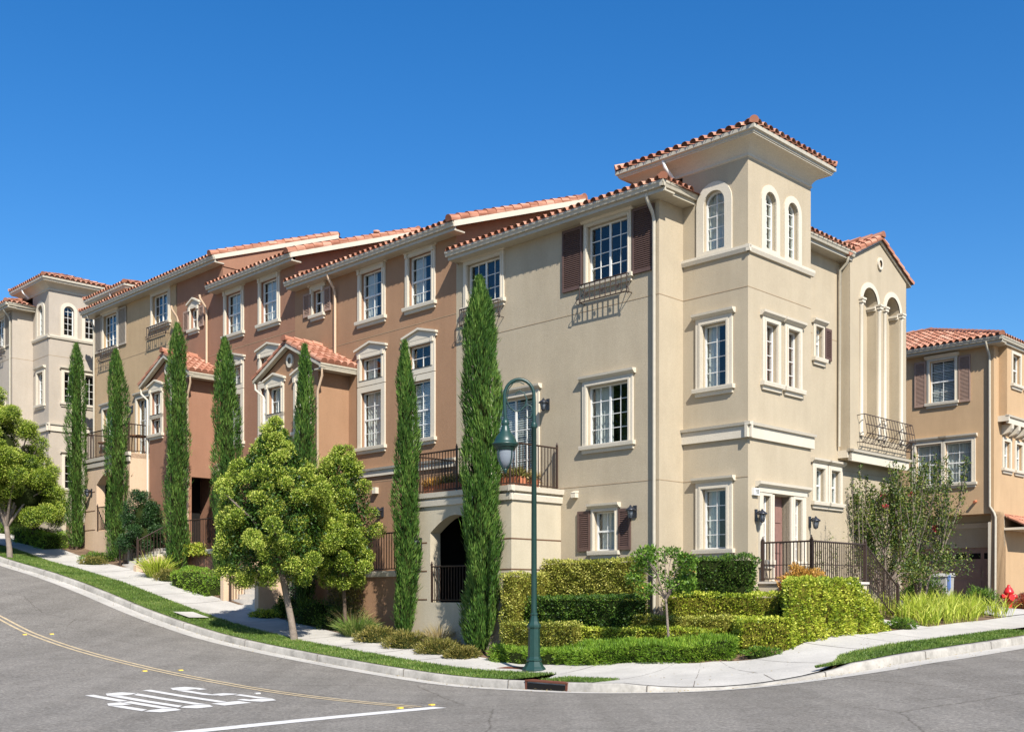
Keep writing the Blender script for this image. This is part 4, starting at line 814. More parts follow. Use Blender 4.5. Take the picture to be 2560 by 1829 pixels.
# ---- golden beige house across the driveway court, with the garage
def right_house():
    o = (16.8, 38.0); fr = Fr(o, A, N); rs = side(fr, 0, 0); bs = sub(rs, 0, .28); rs0 = rs
    h = empty('townhouse', (18, 41, 1.2), 'golden-beige house with a garage across the driveway behind the red hydrant', 'house')
    m = MB(fr); m.wall([(0, 4.58), (7, 4.58), (7, 10.5), (0, 10.5)], [rect(1.37, 2.28, 8.6, 10.1), rect(.78, 1.7, 5.65, 7.1), rect(1.86, 2.78, 5.65, 7.1)], 0, .16, 'rb')
    m.box(0, 7, -.9, -.001, 4.50, 4.58, 'rb'); m.box(-.0, .10, -.9, 0, .5, 4.5, 'rb'); m.box(4.2, 7, -.9, 0, .5, 4.5, 'rb'); m.box(0, 7, -1.05, -.9, 3.36, 4.5, 'cream'); m.box(3.9, 7, -1.05, -.9, .5, 3.4, 'rb'); m.box(0, .2, -1.05, -.9, .5, 3.4, 'rb')
    m.wall([(0, .5), (9, .5), (9, 10.5), (0, 10.5)], [rect(.84, 1.42, 6.15, 7.1), rect(1.98, 2.56, 6.15, 7.1)], 0, .16, 'rb', rs0)
    m.box(0, 7, -9.1, -9, .5, 10.5, 'rb'); m.box(6.9, 7, -9, 0, .5, 10.5, 'rb')
    m.build('wall', h)
    m = MB(bs); m.wall([(.43, 7.9), (9, 7.9), (9, 10.45), (.43, 10.45)], [rect(.9, 1.6, 9.1, 10.15), rect(2.1, 2.8, 9.1, 10.15)], 0, .16, 'rb'); m.box(.43, .45, -.28, 0, 7.9, 10.45, 'rb'); m.box(.45, 9, -.28, -.01, 7.86, 7.9, 'rb'); by = m.build('bay', h)
    m = MB(bs); band(m, bs, .43, 9, 7.95, 'trim', .25, e0=.1)
    m.box(.33, .43, -.28, .1, 7.72, 7.92, 'trim')
    for k in range(5):
        v = .7+k*.62; m.prism([(-.28, 7.66), (.08, 7.66), (.06, 7.5), (-.02, 7.38), (-.2, 7.32), (-.28, 7.3)], 'u', v, v+.2, 'trim')
    m.build('corbels', by)
    for a in (.9, 2.1): window(by, bs, a, a+.7, 9.1, 10.15, 'hung', grid=(2, 1), casing=.1, head='none')
    for a in (.84, 1.98): window(h, rs0, a, a+.58, 6.15, 7.1, 'hung', grid=(2, 1), casing=.12, head='none', cur='sheer')
    window(h, fr, 1.37, 2.28, 8.6, 10.1, 'hung', cur='blind', casing=.10); shutter(h, fr, .80, 1.22, 8.5, 10.15, 'shutdark'); shutter(h, fr, 2.42, 2.84, 8.5, 10.15, 'shutdark')
    for a in (.78, 1.86): window(h, fr, a, a+.92, 5.65, 7.1, 'hung', cur='sheer', casing=.15 if a > 1 else .15, grid=(2, 2), head='flat')
    # garage door: panelled, in its recess
    m = MB(fr); m.box(.2, 3.9, -1.0, -.95, 1.15, 3.36, 'garage')
    for r_ in range(4):
        for c_ in range(7):
            u = .3+c_*.515; z = 1.22+r_*.53
            if r_ < 3: m.box(u, u+.43, -.95, -.935, z, z+.43, 'garage')
    g_ = m.build('garage_door', h)
    m = MB(fr)
    for c_ in range(7): u = .3+c_*.515; m.box(u+.02, u+.41, -.95, -.945, 2.95, 3.16, 'room')
    m.build('door_window', g_)
    m = MB(fr); m.box(.10, .2, -.93, .0, 1.1, 4.2, 'trim'); m.build('jamb', h); m = MB(fr); m.box(.2, 4.2, -.9, -.85, 4.06, 4.24, 'trim'); m.build('moulding', h); m = MB(fr); m.box(3.8, 3.95, -.93, -.88, 1.1, 3.4, 'trim'); m.build('jamb', h)
    m = MB(fr); ze = 10.55; rn = 4.6; L = 9.43; mm = m
    m.add([(-.43, .43, ze), (7, .43, ze), (7, .43-rn, ze+rn*SL), (rn-.43, .43-rn, ze+rn*SL), (-.43, -9, ze), (rn-.43, -9, ze+rn*SL)], [(0, 1, 2, 3), (0, 3, 5, 4)], 'tilebase')
    tiles(m, fr, -.43, 6.8, .45, ze+.015, rn, SL, 1, 0); tiles(m, side(fr, -.43, .43), 0, 6, .02, ze+.015, rn, SL, 1, 0, rows=5)
    caps(m, fr, (-.43, .43, ze+.05), (rn-.43, .43-rn, ze+rn*SL+.05)); caps(m, fr, (rn-.5, .43-rn, ze+rn*SL+.05), (7, .43-rn, ze+rn*SL+.05))
    m.build('roof', h)
    m = MB(fr); gutter(m, fr, -.45, 7, .45, ze+.02); gutter(m, side(fr, -.0, 0), -.448, 9, .45, ze+.02, so=.5); m.build('gutter', h)
    m = MB(fr); m.tube([(.12, .38, 10.45), (.12, .36, 10.3), (.12, .1, 10.0), (.12, .07, 9.8), (.12, .07, 4.75), (-.02, .03, 4.5), (-.06, .02, 4.35), (-.06, .06, .9)], .045, 'gutter', 8); m.build('downspout', h)
    m = MB(fr); m.tube([(.62, 0, 4.95), (.62, .16, 4.92)], .05, 'terracotta', 8); m.build('vent_hood', h)
    # small tiled canopy on the side wall
    m = MB(rs0); m.add([(.9, .75, 4.05), (5, .75, 4.05), (5, 0, 4.42), (.9, 0, 4.42)], [(0, 1, 2, 3)], 'tilebase'); m.box(.9, 5, 0, .72, 3.95, 4.03, 'trim'); tiles(m, rs0, .9, 5, .78, 4.07, .78, .5); m.build('canopy', h)
right_house()

# ------------------------------------------------------------------ porch, railings and stairs
zt = 1.93
pf = side(FL, -1.75, -.905)
def porch():
    h = empty('porch', tuple(pf.p(1.5, .7, 1)), 'raised entrance porch with brown iron railing at the corner door', 'porch')
    m = MB(pf); m.box(.42, 2.9, .0, 1.32, .2, 1.9, 'cream'); m.box(.38, 2.94, .0, 1.36, 1.88, zt, 'wallstone'); 
    for k in range(6): m.box(2.9+k*.29, 2.9+(k+1)*.29, .05, .8, .2, 1.9-.165*(k+1), 'wallstone')
    m.build('steps', h)
    railing(h, pf, [[(.44, .1, zt, zt+.86), (.44, 1.3, zt, zt+.86)], [(.44, 1.3, zt, zt+.86), (2.85, 1.3, zt, zt+.86), (4.5, 1.3, zt-.98, zt-.1)]], 0, 0, .085, .03)
    m = MB(pf)
porch()
def stair(u0, u1, z0, z1, walls, label, mat='peach'):
    c = FL.p((u0+u1)/2, 2.0, z0); h = empty('entry_stairs', tuple(c), label, 'stairs', 'entry stairs from the pavement'); m = MB(FL); n = 7; dd = 1.4/n
    for k in range(n): m.box(u0, u1, 1.1, 2.55-dd*k, z0-.5 if k == 0 else z0+(z1-z0)*k/n, z0+(z1-z0)*(k+1)/n-.001, 'wallstone')
    m.build('steps', h)
    for (a, b, h0, h1, de) in walls:
        m = MB(FL); m.prism([(2.62, z0-.5), (2.62, z0+h0), (1.9, z0+h0+.32), (de, z0+h1), (de, z0-.5)], 'u', a, b, mat); m.build('stair_wall', h)
    return h
s1 = stair(12.66, 14.4, 1.2, 2.3, [(14.4, 14.58, 1.0, 1.7, 1.1), (12.46, 12.66, 1.12, 1.45, 1.7)], 'peach-walled entry stairs behind the tree, lower of the two flights')
railing(s1, FL, [[(14.3, 2.45, 1.25, 2.38), (14.3, 1.15, 2.25, 3.3)]], 0, 0, .1, .03)
s2 = stair(20.3, 21.7, 2.5, 3.3, [(20.1, 20.3, .15, .5, 1.5)], 'narrow entry stairs with twin iron railings, higher up the street', 'peach')
railing(s2, FL, [[(20.34, 2.45, 2.55, 3.5), (20.34, 1.15, 3.3, 4.2)], [(21.66, 2.45, 2.55, 3.5), (21.66, 1.15, 3.3, 4.2)]], 0, 0, .11, .03)

# ------------------------------------------------------------------ street lamp
def street_lamp():
    x, y = .45, 22.25; z = H(x, y)+.13; h = empty('street_lamp', (x, y, z), 'tall dark green street lamp with a hooked arm at the corner', 'street lamp'); fr = Fr((x, y, z), (1, 0), (0, 1))
    m = MB(fr)
    m.lathe((0, 0, 0), [(.0, 0), (.24, 0), (.245, .03), (.235, .06), (.20, .10), (.165, .16), (.145, .20), (.16, .215), (.16, .24), (.135, .26), (.125, .30), (.118, .86), (.13, .88), (.14, .90), (.14, .94), (.12, .97), (.095, 1.02), (.075, 1.10), (.07, 1.14), (.08, 1.15), (.08, 1.175), (.062, 1.19)], 'green', 8, smooth=False)
    m.build('base', h)
    m = MB(fr); m.lathe((0, 0, 0), [(.060, 1.18), (.048, 4.95), (.062, 4.96), (.07, 4.985), (.06, 5.01), (.068, 5.03), (.05, 5.06), (.036, 5.08)], 'green', 14); m.build('pole', h)
    m = MB(fr); pts = [(0, 0, 5.06), (0, 0, 5.5)]; cxx = -.30; 
    for k in range(13):
        a = math.pi*k/12; pts.append((cxx+.30*math.cos(a), 0, 5.62+.33*math.sin(a)))
    pts += [(-.60, 0, 5.4), (-.585, 0, 5.1)]
    m.tube(pts, [.04]*2+[.036]*13+[.036, .034], 'green', 8); ar = m.build('arm', h)
    m = MB(fr); sp = []
    for k in range(30):
        t = k/29; a = math.radians(150+480*t*.95); r = .235*(1-t)**.45*.9+.03; sp.append((-.335+r*math.cos(a)*.8, 0, 5.56+r*math.sin(a)-.0))
    m.tube([(-.55, 0, 5.50), (-.5, 0, 5.38), (-.40, 0, 5.30), (-.28, 0, 5.31), (-.17, 0, 5.42), (-.15, 0, 5.55), (-.2, 0, 5.67), (-.29, 0, 5.71), (-.36, 0, 5.68), (-.38, 0, 5.63)], [.016]*6+[.014, .013, .011, .01], 'green', 6)
    m.tube([(-.3, 0, 5.30), (-.2, 0, 5.40), (-.11, 0, 5.43), (-.05, 0, 5.40), (-.035, 0, 5.28), (-.06, 0, 5.18), (-.13, 0, 5.16), (-.18, 0, 5.22)], .012, 'green', 6)
    m.tube([(-.56, 0, 5.5), (-.52, 0, 5.75), (-.42, 0, 5.88), (-.3, 0, 5.9), (-.2, 0, 5.85)], .012, 'green', 6); m.build('scroll', ar)
    c = (-.585, 0, 0); m = MB(fr); m.lathe(c, [(.0, 5.14), (.05, 5.14), (.065, 5.1), (.085, 5.06), (.075, 5.02), (.065, 5.0), (.085, 4.97), (.09, 4.93), (.12, 4.86), (.19, 4.78), (.225, 4.70), (.235, 4.66), (.268, 4.645), (.272, 4.615), (.25, 4.60), (.25, 4.585), (.235, 4.565), (.21, 4.555), (.205, 4.51), (.185, 4.495), (.18, 4.52), (0, 4.6)], 'green', 24)
    ln = m.build('lantern', h); m = MB(fr)
    for k in range(4):
        a = math.pi/4+k*math.pi/2; m.tube([(c[0]+r*math.cos(a), r*math.sin(a), zz) for r, zz in ((.19, 4.5), (.185, 4.36), (.15, 4.24), (.09, 4.15), (.03, 4.09))], .013, 'green', 6)
    m.lathe(c, [(.0, 4.02), (.02, 4.03), (.03, 4.06), (.045, 4.09), (.045, 4.12), (.03, 4.14), (0, 4.14)], 'green', 10); m.build('cage', ln)
    m = MB(fr); m.lathe(c, [(.175, 4.51), (.172, 4.38), (.15, 4.28), (.11, 4.2), (.05, 4.14), (0, 4.13)], 'lampglass', 20); m.build('globe', ln)
street_lamp()

# ------------------------------------------------------------------ hydrant, bin, car tail at the frame edge
def hydrant():
    x, y = 15.95, 35.0; z = H(x, y)+.12; m = MB(Fr((x, y, z), (1, 0), (0, 1)))
    h = empty('fire_hydrant', (x, y, z), 'bright red fire hydrant beside the driveway', 'fire hydrant')
    m.lathe((0, 0, 0), [(0, 0), (.17, 0), (.17, .05), (.12, .07), (.11, .14), (.115, .3), (.15, .32), (.15, .36), (.12, .38), (.125, .56), (.16, .58), (.16, .62), (.14, .66), (.10, .74), (.05, .79), (.045, .84), (0, .86)], 'hydrant', 14); m.build('body', h)
    for sx, zz, r in ((1, .47, .08), (-1, .47, .08)):
        q = MB(Fr((x, y, z), (1, 0), (0, 1))); q.tube([(0, 0, zz), (sx*.2, -.02, zz)], [.07, .075], 'hydrant', 10); q.tube([(sx*.2, -.02, zz), (sx*.25, -.025, zz)], [.09, .06], 'hydrant', 8); q.build('outlet', h)
    q = MB(Fr((x, y, z), (1, 0), (0, 1))); q.tube([(0, 0, .45), (0, -.24, .45)], [.1, .1], 'hydrant', 10); q.build('outlet', h)
hydrant()
def bin_():
    fr = Fr((14.95, 37.9, H(14.95, 37.9)+.15), A, N); h = empty('wheelie_bin', tuple(fr.o), 'grey wheelie bin with a blue bag hanging on it, before the garage', 'bin')
    m = MB(fr); m.prism([(-.28, .05), (.28, .05), (.32, .95), (-.36, .95)], 'u', -.27, .27, 'bin'); m.box(-.16, .12, .3, .335, .2, .62, 'garage'); m.build('body', h)
    m = MB(fr); m.prism([(-.38, .95), (.36, .95), (.30, 1.03), (-.3, 1.08), (-.38, 1.0)], 'u', -.31, .31, 'bin'); m.build('lid', h)
    m = MB(fr)
    for u in (-.26, .26): m.tube([(u-.02, -.25, .1), (u+.02, -.25, .1)], .1, 'black', 12)
    m.build('wheel', h); m = MB(fr); m.prism([(-.36, 1.0), (-.30, .98), (-.28, .6), (-.32, .45), (-.37, .55)], 'd', .12, .22, 'blue'); m.build('bag', h)
bin_()
def car():
    # the rear corner of a dark car parked at the kerb, most of it beyond the right edge of the frame
    p, n = path(13.55); z = H(*(p-n*1.0)); fr = Fr((*(p-n*1.0), z), B, A); h = empty('parked_car', tuple(fr.o), 'dark parked car entering at the right edge beside the kerb', 'car')
    m = MB(fr); pr = [(0, .32), (-.04, .5), (0, .75), (.12, .95), (.45, 1.0), (.95, 1.38), (2.2, 1.42), (3.0, 1.0), (4.1, .85), (4.4, .6), (4.4, .3), (3.9, .22), (.4, .22)]
    n_ = len(pr); vs = []
    for dd, k, zk in ((-.86, .93, .97), (-.72, 1, 1), (.72, 1, 1), (.86, .93, .97)): vs += [(2.2+(x-2.2)*k, dd*(1 if zz < 1 else .8), zz*zk) for x, zz in pr]
    m.add(vs, [tuple(range(n_)), tuple(range(3*n_, 4*n_))]+[(j*n_+i, j*n_+(i+1) % n_, (j+1)*n_+(i+1) % n_, (j+1)*n_+i) for j in range(3) for i in range(n_)], 'carpaint', smooth=False); m.build('body', h)
    for u in (.75, 3.5):
        for dd in (-.8, .8):
            m = MB(fr); m.tube([(u, dd-.1, .31), (u, dd+.1, .31)], .31, 'black', 18); w_ = m.build('wheel', h); m = MB(fr); m.tube([(u, dd-.105, .31), (u, dd+.105, .31)], .19, 'bin', 14); m.build('rim', w_)
    for dd in (-.62, .62): m = MB(fr); m.box(-.045, .1, dd-.13, dd+.13, .62, .82, 'tail'); m.build('tail_lamp', h)
car()
# a low cream garden wall far up the left street
p0 = FL.p(30.2, 2.3, 0); m = MB(FL); zz = H(p0[0], p0[1]); m.box(29.9, 40, .9, 1.1, zz-.5, zz+1.75, 'cream'); m.box(29.85, 40.05, .86, 1.14, zz+1.75, zz+1.83, 'trim'); tag(m.build('garden_wall'), 'low cream garden wall behind the spiky plant at the far left', 'wall')
# ------------------------------------------------------------------ planting
def fb(n, mat_fn=None): pass
def gz_(x, y): return H(x, y)+.12
def core_blob(name, P, mat, parent, seg=10):
    """closed dark inner mass from a list of (center, radii)"""
    m = MB()
    for (c, r) in P:
        vs = []; fs = []; nr = 6
        for i in range(nr+1):
            t = math.pi*i/nr
            for k in range(seg): a = 2*math.pi*k/seg; vs.append((c[0]+r[0]*math.sin(t)*math.cos(a), c[1]+r[1]*math.sin(t)*math.sin(a), c[2]+r[2]*math.cos(t)))
        for i in range(nr):
            for k in range(seg): fs.append((i*seg+k, i*seg+(k+1) % seg, (i+1)*seg+(k+1) % seg, (i+1)*seg+k))
        m.add(vs, fs, mat, smooth=True)
    return m.build(name, parent)
def cypress(x, y, top, dia, label, n=9000, lean=0, taper=1.0):
    z = gz_(x, y); Ht = top-z; n = int(n*2.1); h = empty('cypress', (x, y, z), label, 'cypress tree', 'columnar cypresses along the townhouses')
    hs_ = np.array([0, .02, .06, .15, .3, .5, .7, .85, .94, .985, 1.]); rs_ = np.array([.45, .7, .86, .97, 1., .98, .91, .74, .47, .2, .03])*dia/2*taper
    ph = rng.uniform(0, 6.28, 4)
    def bulge(f, a): return 1+.13*np.sin(f*15+ph[0]+a)+.10*np.sin(f*33+ph[1]-2*a)+.09*np.sin(3*a+ph[2]+f*9)+.10*np.sin(f*6+ph[3])
    f = rng.beta(1.15, 1.0, n); a = rng.uniform(0, 2*np.pi, n); rr = np.interp(f, hs_, rs_)*bulge(f, a)*rng.uniform(.70, 1.04, n)
    lx = lean*np.sin(f*3.0)*.12
    keep = (np.sin(a*3+f*47+ph[0])*np.sin(a*2-f*29+ph[1])+.5*np.sin(a*7+f*83) > rng.uniform(-1.5, -.1, n)) | (f > .93); f, a, rr, lx = f[keep], a[keep], rr[keep], lx[keep]; n = len(f)
    P = np.c_[x+rr*np.cos(a)+lx, y+rr*np.sin(a), z+.08+f*(Ht-.2)]
    D = np.c_[np.cos(a)*.28+rng.normal(0, .16, n)+.16*np.sin(f*13+ph[3]), np.sin(a)*.28+rng.normal(0, .16, n), np.ones(n)*rng.uniform(.7, 1.2, n)]
    Nn = np.c_[np.cos(a), np.sin(a), np.full(n, .25)]; L = rng.uniform(.07, .19, n)*(.6+.4*dia/.8)*np.where(f > .93, .7, 1); st_ = rng.random(n) < .03; P = P+np.c_[np.cos(a), np.sin(a), np.zeros(n)]*(st_*.05)[:, None]; L = L*(1+.5*st_)
    V = leaves(P, D, L, rng.uniform(.012, .028, n), Nn, .7)
    tone = .5+.28*np.sin(f*40+a*3+ph[1])*np.sin(a*5+f*21)+rng.normal(0, .2, n)
    q = quads('crown', V, 'cypress', h, np.clip(tone, 0, 1))
    m = MB(); m.tube([(x, y, z-.2), (x+.01, y, z+Ht*.2)], [.07, .05], 'barkdark', 8); m.build('trunk', h)
    m = MB(); pts = [(x+lean*math.sin(t*3)*.12, y, z+.15+t*(Ht-.3)) for t in np.linspace(0, .96, 22)]; m.tube(pts, [float(np.interp(t, hs_, rs_))*.52 for t in np.linspace(0, .96, 22)], 'core', 10); m.build('inner_crown', h)  # solid dark core, added to block light through the crown
C_ = [(-16.63, 41.63, 11.34, .70, 'cypress standing farthest left, in front of the taupe house corner', 7000, 0), (-14.28, 39.3, 10.58, .74, 'cypress second from the left, in front of the beige portico', 7000, .4),
      (-11.18, 36.38, 10.79, .74, 'cypress third from the left, beside the glossy round bush', 8000, 0), (-9.05, 34.25, 9.81, .80, 'cypress fourth from the left, just left of the bright green street tree', 8500, .8),
      (-5.91, 31.1, 8.87, .60, 'cypress rising behind the bright green street tree', 7500, 0), (-2.72, 27.64, 8.15, .56, 'slim cypress third from the right side of the row, left of the arch', 9500, .5), (-.776, 25.53, 9.16, .86, 'tallest and thickest cypress, in front of the tan portico arch', 17000, .6)]
C_[5] = C_[5][:4]+('slim cypress between the bright street tree and the portico arch',)+C_[5][5:]
for x, y, t_, d_, lb, n_, le in C_: cypress(x, y, t_, d_, lb, n_, le)

def puffs(name, centers, radii, per, mat, parent, L=(.045, .085), W_=(.016, .028), up=.35, tonebias=0):
    Ps = []; Ds = []; To = []; Ns = []
    for c, r in zip(centers, radii):
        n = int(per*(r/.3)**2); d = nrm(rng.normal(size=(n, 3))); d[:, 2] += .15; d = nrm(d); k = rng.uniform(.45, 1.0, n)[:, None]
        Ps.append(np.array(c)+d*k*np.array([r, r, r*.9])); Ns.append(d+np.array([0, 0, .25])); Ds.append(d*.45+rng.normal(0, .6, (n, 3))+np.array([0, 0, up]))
        To.append(np.clip(.05+.85*k[:, 0]**2.5+rng.normal(0, .13, n)+rng.normal(0, .08)+tonebias, 0, 1))  # leaves darken towards each puff's heart: inner shade painted into the tone
    P = np.concatenate(Ps); D = np.concatenate(Ds); n = len(P); Nn = np.concatenate(Ns)
    return quads(name, leaves(P, D, rng.uniform(*L, n), rng.uniform(*W_, n), Nn, .45), mat, parent, np.concatenate(To))
def limb_tree(h, base, fork, tips, r0, r1, mat, bend=.12):
    m = MB(); b = np.array(base, float); f = np.array(fork, float)
    m.tube([b-np.array([0, 0, .2]), b, b*.7+f*.3+np.array([.02, 0, 0]), f], [r0*1.15, r0, r0*.85, r1], mat, 10); m.build('trunk', h)
    m = MB()
    for t in tips:
        t = np.array(t, float); mid = f*.5+t*.5+np.array([0, 0, .12*np.linalg.norm(t-f)]); m.tube([f-np.array([0, 0, .1]), mid, t], [r1*.7, r1*.4, .012], mat, 6)
    m.build('branches', h)
def round_tree(name, base, lean, cz, rad, npuff, pr, mat, label, trunk='trunk', per=340, lobes=None, cat='tree', tr=(.085, .06), group=None, tonebias=0, L=(.045, .085)):
    x, y = base; z = gz_(x, y); h = empty(name, (x, y, z), label, cat, group); cx, cy = x+lean[0], y+lean[1]
    C = []; Rr = []; lobes = lobes or [((0, 0, 0), rad, 1.)]
    for off, rd, wgt in lobes:
        k = int(npuff*wgt); i = 0
        while i < k:
            d = nrm(rng.normal(size=3)); q = rng.uniform(.62, 1.0)
            if d[2] < -.75: continue
            wob = 1+.12*math.sin(d[0]*5+d[2]*4)
            C.append((cx+off[0]+d[0]*rd[0]*q*wob, cy+off[1]+d[1]*rd[1]*q*wob, cz+off[2]+d[2]*rd[2]*q)); Rr.append(pr*rng.uniform(.7, 1.25)); i += 1
    puffs('crown', C, Rr, per, mat, h, L=L, tonebias=tonebias)
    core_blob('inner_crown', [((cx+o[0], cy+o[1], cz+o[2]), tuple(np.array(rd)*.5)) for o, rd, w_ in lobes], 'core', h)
    fz = cz-rad[2]*.75; limb_tree(h, (x, y, z), (x+lean[0]*.5, y+lean[1]*.5, fz), [c for c in C[::max(1, len(C)//14)]], tr[0], tr[1], trunk)
    return h
# bright street tree (main) : trunk in the grass strip, egg-shaped crown with a leader
def profile_tree(name, base, axis, prof, npuff, mat, label, trunk, per, tr, group=None, tonebias=0, seed=1, L=(.045, .085)):
    """crown filled with upright leaf puffs inside a height/radius profile"""
    x, y = base; z = gz_(x, y); h = empty(name, (x, y, z), label, 'tree', group); rg = np.random.default_rng(seed); zz = np.array([p[0] for p in prof]); rr = np.array([p[1] for p in prof]); C = []; Rr = []
    while len(C) < npuff:
        k = rg.uniform(zz[0], zz[-1]); r = np.interp(k, zz, rr)
        if rg.random() > (r+.25)/(rr.max()+.25): continue
        a = rg.uniform(0, 6.28); w_ = 1+.16*math.sin(3*a+k*2.1)+.12*math.sin(5*a-k*3.3); q = rg.uniform(.62, 1.0) if rg.random() < .82 else rg.uniform(.1, .6)
        C.append((axis[0]+(k-zz[0])*axis[2]+r*q*w_*math.cos(a), axis[1]+r*q*w_*math.sin(a), k)); Rr.append(rg.uniform(.14, .28)*(.75+.25*r/rr.max()))
    puffs('crown', C, Rr, per, mat, h, L=L, tonebias=tonebias)
    nf = int(9000*rr.max()**2); fk = rng.uniform(zz[0]+.2, zz[-1]-.3, nf); fr0 = np.interp(fk, zz, rr)*np.sqrt(rng.uniform(.15, .8, nf)); fa = rng.uniform(0, 6.28, nf); FP = np.c_[axis[0]+fr0*np.cos(fa), axis[1]+fr0*np.sin(fa), fk]
    quads('inner_leaves', leaves(FP, rng.normal(size=(nf, 3)), rng.uniform(.05, .1, nf), .04), 'hedge_d', h, rng.uniform(0, .6, nf))  # dark leaf colour inside the crown stands in for its shade
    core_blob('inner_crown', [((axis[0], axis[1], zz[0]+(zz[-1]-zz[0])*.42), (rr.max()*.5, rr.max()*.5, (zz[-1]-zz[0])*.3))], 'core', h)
    limb_tree(h, (x, y, z), (axis[0]*.7+x*.3, axis[1]*.7+y*.3, zz[0]+.35), C[::max(1, len(C)//16)], tr[0], tr[1], trunk); return h
profile_tree('street_tree', (-5.50, 27.55), (-6.0, 27.6, .0), [(1.95, .9), (2.35, 1.35), (3.1, 1.52), (3.9, 1.46), (4.5, 1.22), (5.0, .88), (5.5, .5), (6.1, .12)], 255, 'lime', 'bright yellow-green conical street tree in the grass strip, in front of the peach gabled entry', 'trunk', 1250, (.10, .075), 'round street trees', .03, 5, (.034, .066))
profile_tree('garden_tree', (-4.4, 28.7), (-4.45, 28.6, 0), [(1.9, .5), (2.4, .85), (3.5, .92), (4.3, .8), (5.0, .5), (5.5, .1)], 125, 'lime', 'smaller yellow-green tree in the bed tucked right of the bright street tree', 'barkdark', 1200, (.06, .04), None, -.06, 9, (.034, .066))
round_tree('street_tree', (-17.55, 38.1), (-.35, .2), 5.9, (2.6, 2.3, 2.4), 170, .34, 'lime', 'green street tree cut by the left edge of the photo', per=1150, tonebias=-.13, lobes=[((-.5, 0, .6), (2.0, 1.9, 2.2), .75), ((.6, .4, -.6), (1.2, 1.2, 1.4), .25)], group='round street trees', tr=(.11, .08), L=(.045, .085))
round_tree('garden_tree', (-18.5, 42.2), (0, 0), 5.2, (1.2, 1.2, 1.3), 70, .34, 'lime', 'green tree behind the left street tree, against the taupe house', per=700, trunk='barkdark', tonebias=-.2, L=(.045, .085))
round_tree('bush', (-13.0, 38.35), (0, 0), 4.1, (.62, .6, 1.25), 60, .24, 'glossy', 'dark glossy-leaved bush beside the upper stairs', per=650, trunk='barkdark', cat='bush', tr=(.05, .04), lobes=[((0, 0, .3), (.55, .55, .95), .6), ((0, 0, -.4), (.72, .7, .75), .5)], L=(.05, .09))

